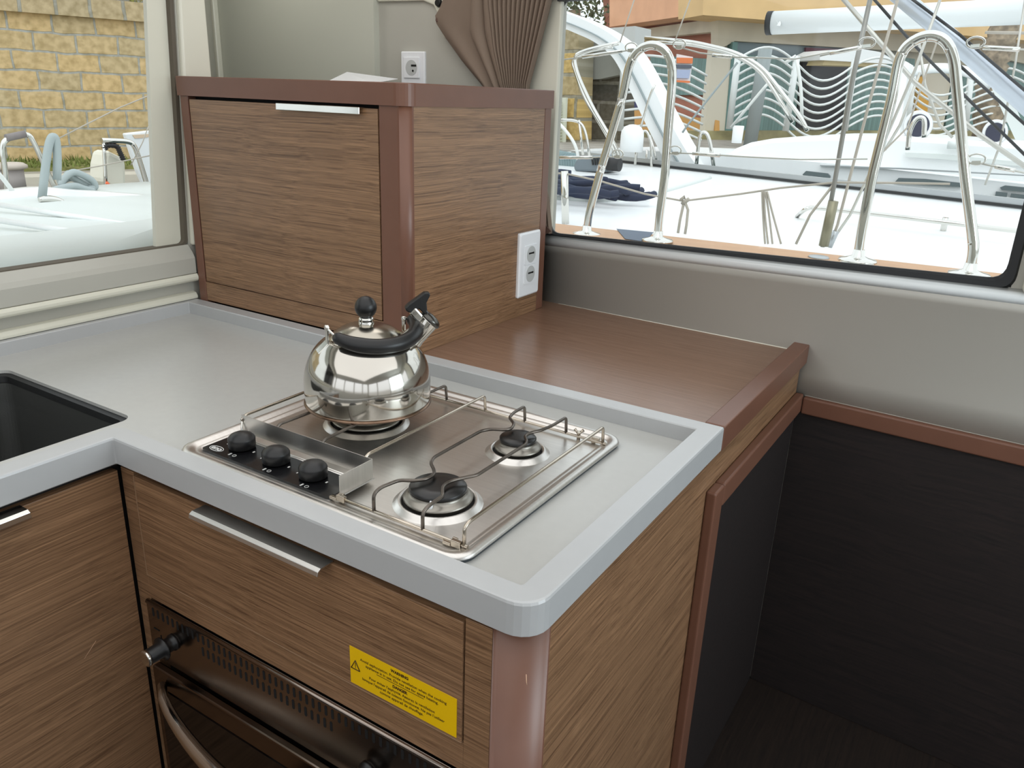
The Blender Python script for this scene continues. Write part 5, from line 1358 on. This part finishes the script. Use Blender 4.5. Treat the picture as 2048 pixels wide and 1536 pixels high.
for k, pl in enumerate([[(98, 398), (104, 383), (125, 376), (150, 372), (170, 378), (188, 382)], [(122, 372), (128, 358), (145, 345), (165, 350), (185, 362), (190, 374), (178, 378)], [(132, 346), (150, 358), (170, 370), (188, 378)], [(118, 366), (140, 356), (160, 362), (182, 366)]]):
    P = catmull([px(u, v, -4.35 - 0.03 * k) for u, v in pl], 5); MB().tube(P, 0.020, 8).build('hose_turn', M_hose, hc_)
cl = empty('mooring_cleat', pz(105, 405, 0.83), 'polished cleat on the white foredeck at the foot of the hose', 'cleat')
mb = MB(); c1, c2 = px(78, 400, -3.9), px(134, 410, -3.9)
mb.tube(catmull([c1, c1.lerp(c2, .3) + Vector((0, 0, 0.012)), c1.lerp(c2, .7) + Vector((0, 0, 0.012)), c2], 5), [0.012 + 0.008 * math.sin(PI * i / 15) for i in range(16)], 10)
mb.build('horns', M_chrome, cl)
mb = MB()
for t in (0.35, 0.65): q = c1.lerp(c2, t); mb.tube([q, q - Vector((0, 0, 0.05))], 0.014, 8)
mb.build('base', M_chrome, cl)
bl = empty('bollard', px(26, 375, -5.9), 'grey mooring bollard on the quay at the left edge', 'bollard')
q = px(27, 378, -5.9); MB().lathe([(0.085, 0), (0.085, 0.14)], q, 20).build('drum', mat('bollard_grey', (168, 160, 156), 0.8), bl)
MB().lathe([(0.09, 0.14), (0.115, 0.15), (0.115, 0.17), (0.09, 0.185), (0.001, 0.19)], q, 20).build('cap', mat('bollard_cap', (192, 180, 168), 0.8), bl)
# second pulpit with fender and white board
fr = empty('fender_rack', px(250, 385, -5.2), 'stainless rail with chain on the bow holding the pale fender', 'rail')
rail3('tube', [(203, 281), (258, 282), (270, 292), (285, 340), (300, 390)], -5.2, 0.018, M_chrome, None, None, fr)
rail3('tube', [(207, 283), (210, 330), (212, 375)], -5.2, 0.012, M_chrome, None, None, fr)
mb = MB(); cpl = catmull([px(u, v, -5.2) for u, v in [(212, 300), (210, 292), (232, 292), (240, 305), (247, 320)]], 8)
mb.tube(cpl, [0.014 + 0.007 * (i % 2) for i in range(len(cpl))], 6); mb.build('black_chain', M_blk, fr)
fe = empty('fender', px(230, 385, -5.25), 'pale boxy fender hanging under the bow rail', 'fender')
slab('bag', [(212, 303), (220, 302), (246, 315), (253, 325), (254, 382), (225, 378), (205, 365), (206, 330)], (-5.25, 0, 0), (1, 0, 0), (-0.18, 0, 0), M_raft, fe, bevel=0.03)
mb = MB(); mb.tube([px(u, v, -5.16) for u, v in [(213, 365), (220, 372), (217, 380), (224, 384), (226, 372)]], 0.012, 6); mb.build('orange_line', mat('orange_rope', (230, 110, 70), 0.8), fe)
bw = empty('white_board', px(285, 370, -5.6), 'tilted white panel with rust marks beside the fender', 'board')
slab('panel', [(251, 267), (303, 261), (309, 285), (314, 370), (290, 374), (275, 340)], (-5.6, 0, 0), (1, 0, 0), (-0.05, 0, 0), M_gelwhite, bw, bevel=0.01)
slab('rust_mark', [(265, 270), (298, 268), (298, 274), (285, 276), (270, 277)], (-5.595, 0, 0), (1, 0, 0), (-0.004, 0, 0), mat('rust_stain', (222, 196, 168), 0.8), bw)
slab('teal_tape', [(305, 286), (310, 286), (311, 308), (306, 308)], (-5.595, 0, 0), (1, 0, 0), (-0.004, 0, 0), mat('teal_tape', (110, 205, 190), 0.6), bw)
def lft(pl, X, label): 
    P = [px(u, v, X) for u, v in pl]; o = MB().tube(P, 0.004, 6).build('rigging_line', M_rope, None, origin=P[0]); tag(o, label, 'rope')
lft([(115, 278), (170, 250), (240, 215), (330, 178)], -4.5, 'thin line rising right across the tufa wall')
lft([(306, 228), (285, 285), (262, 330)], -4.9, 'thin line dropping to the white board')
lft([(115, 347), (200, 332), (315, 308)], -4.6, 'low guard line crossing in front of the fender')
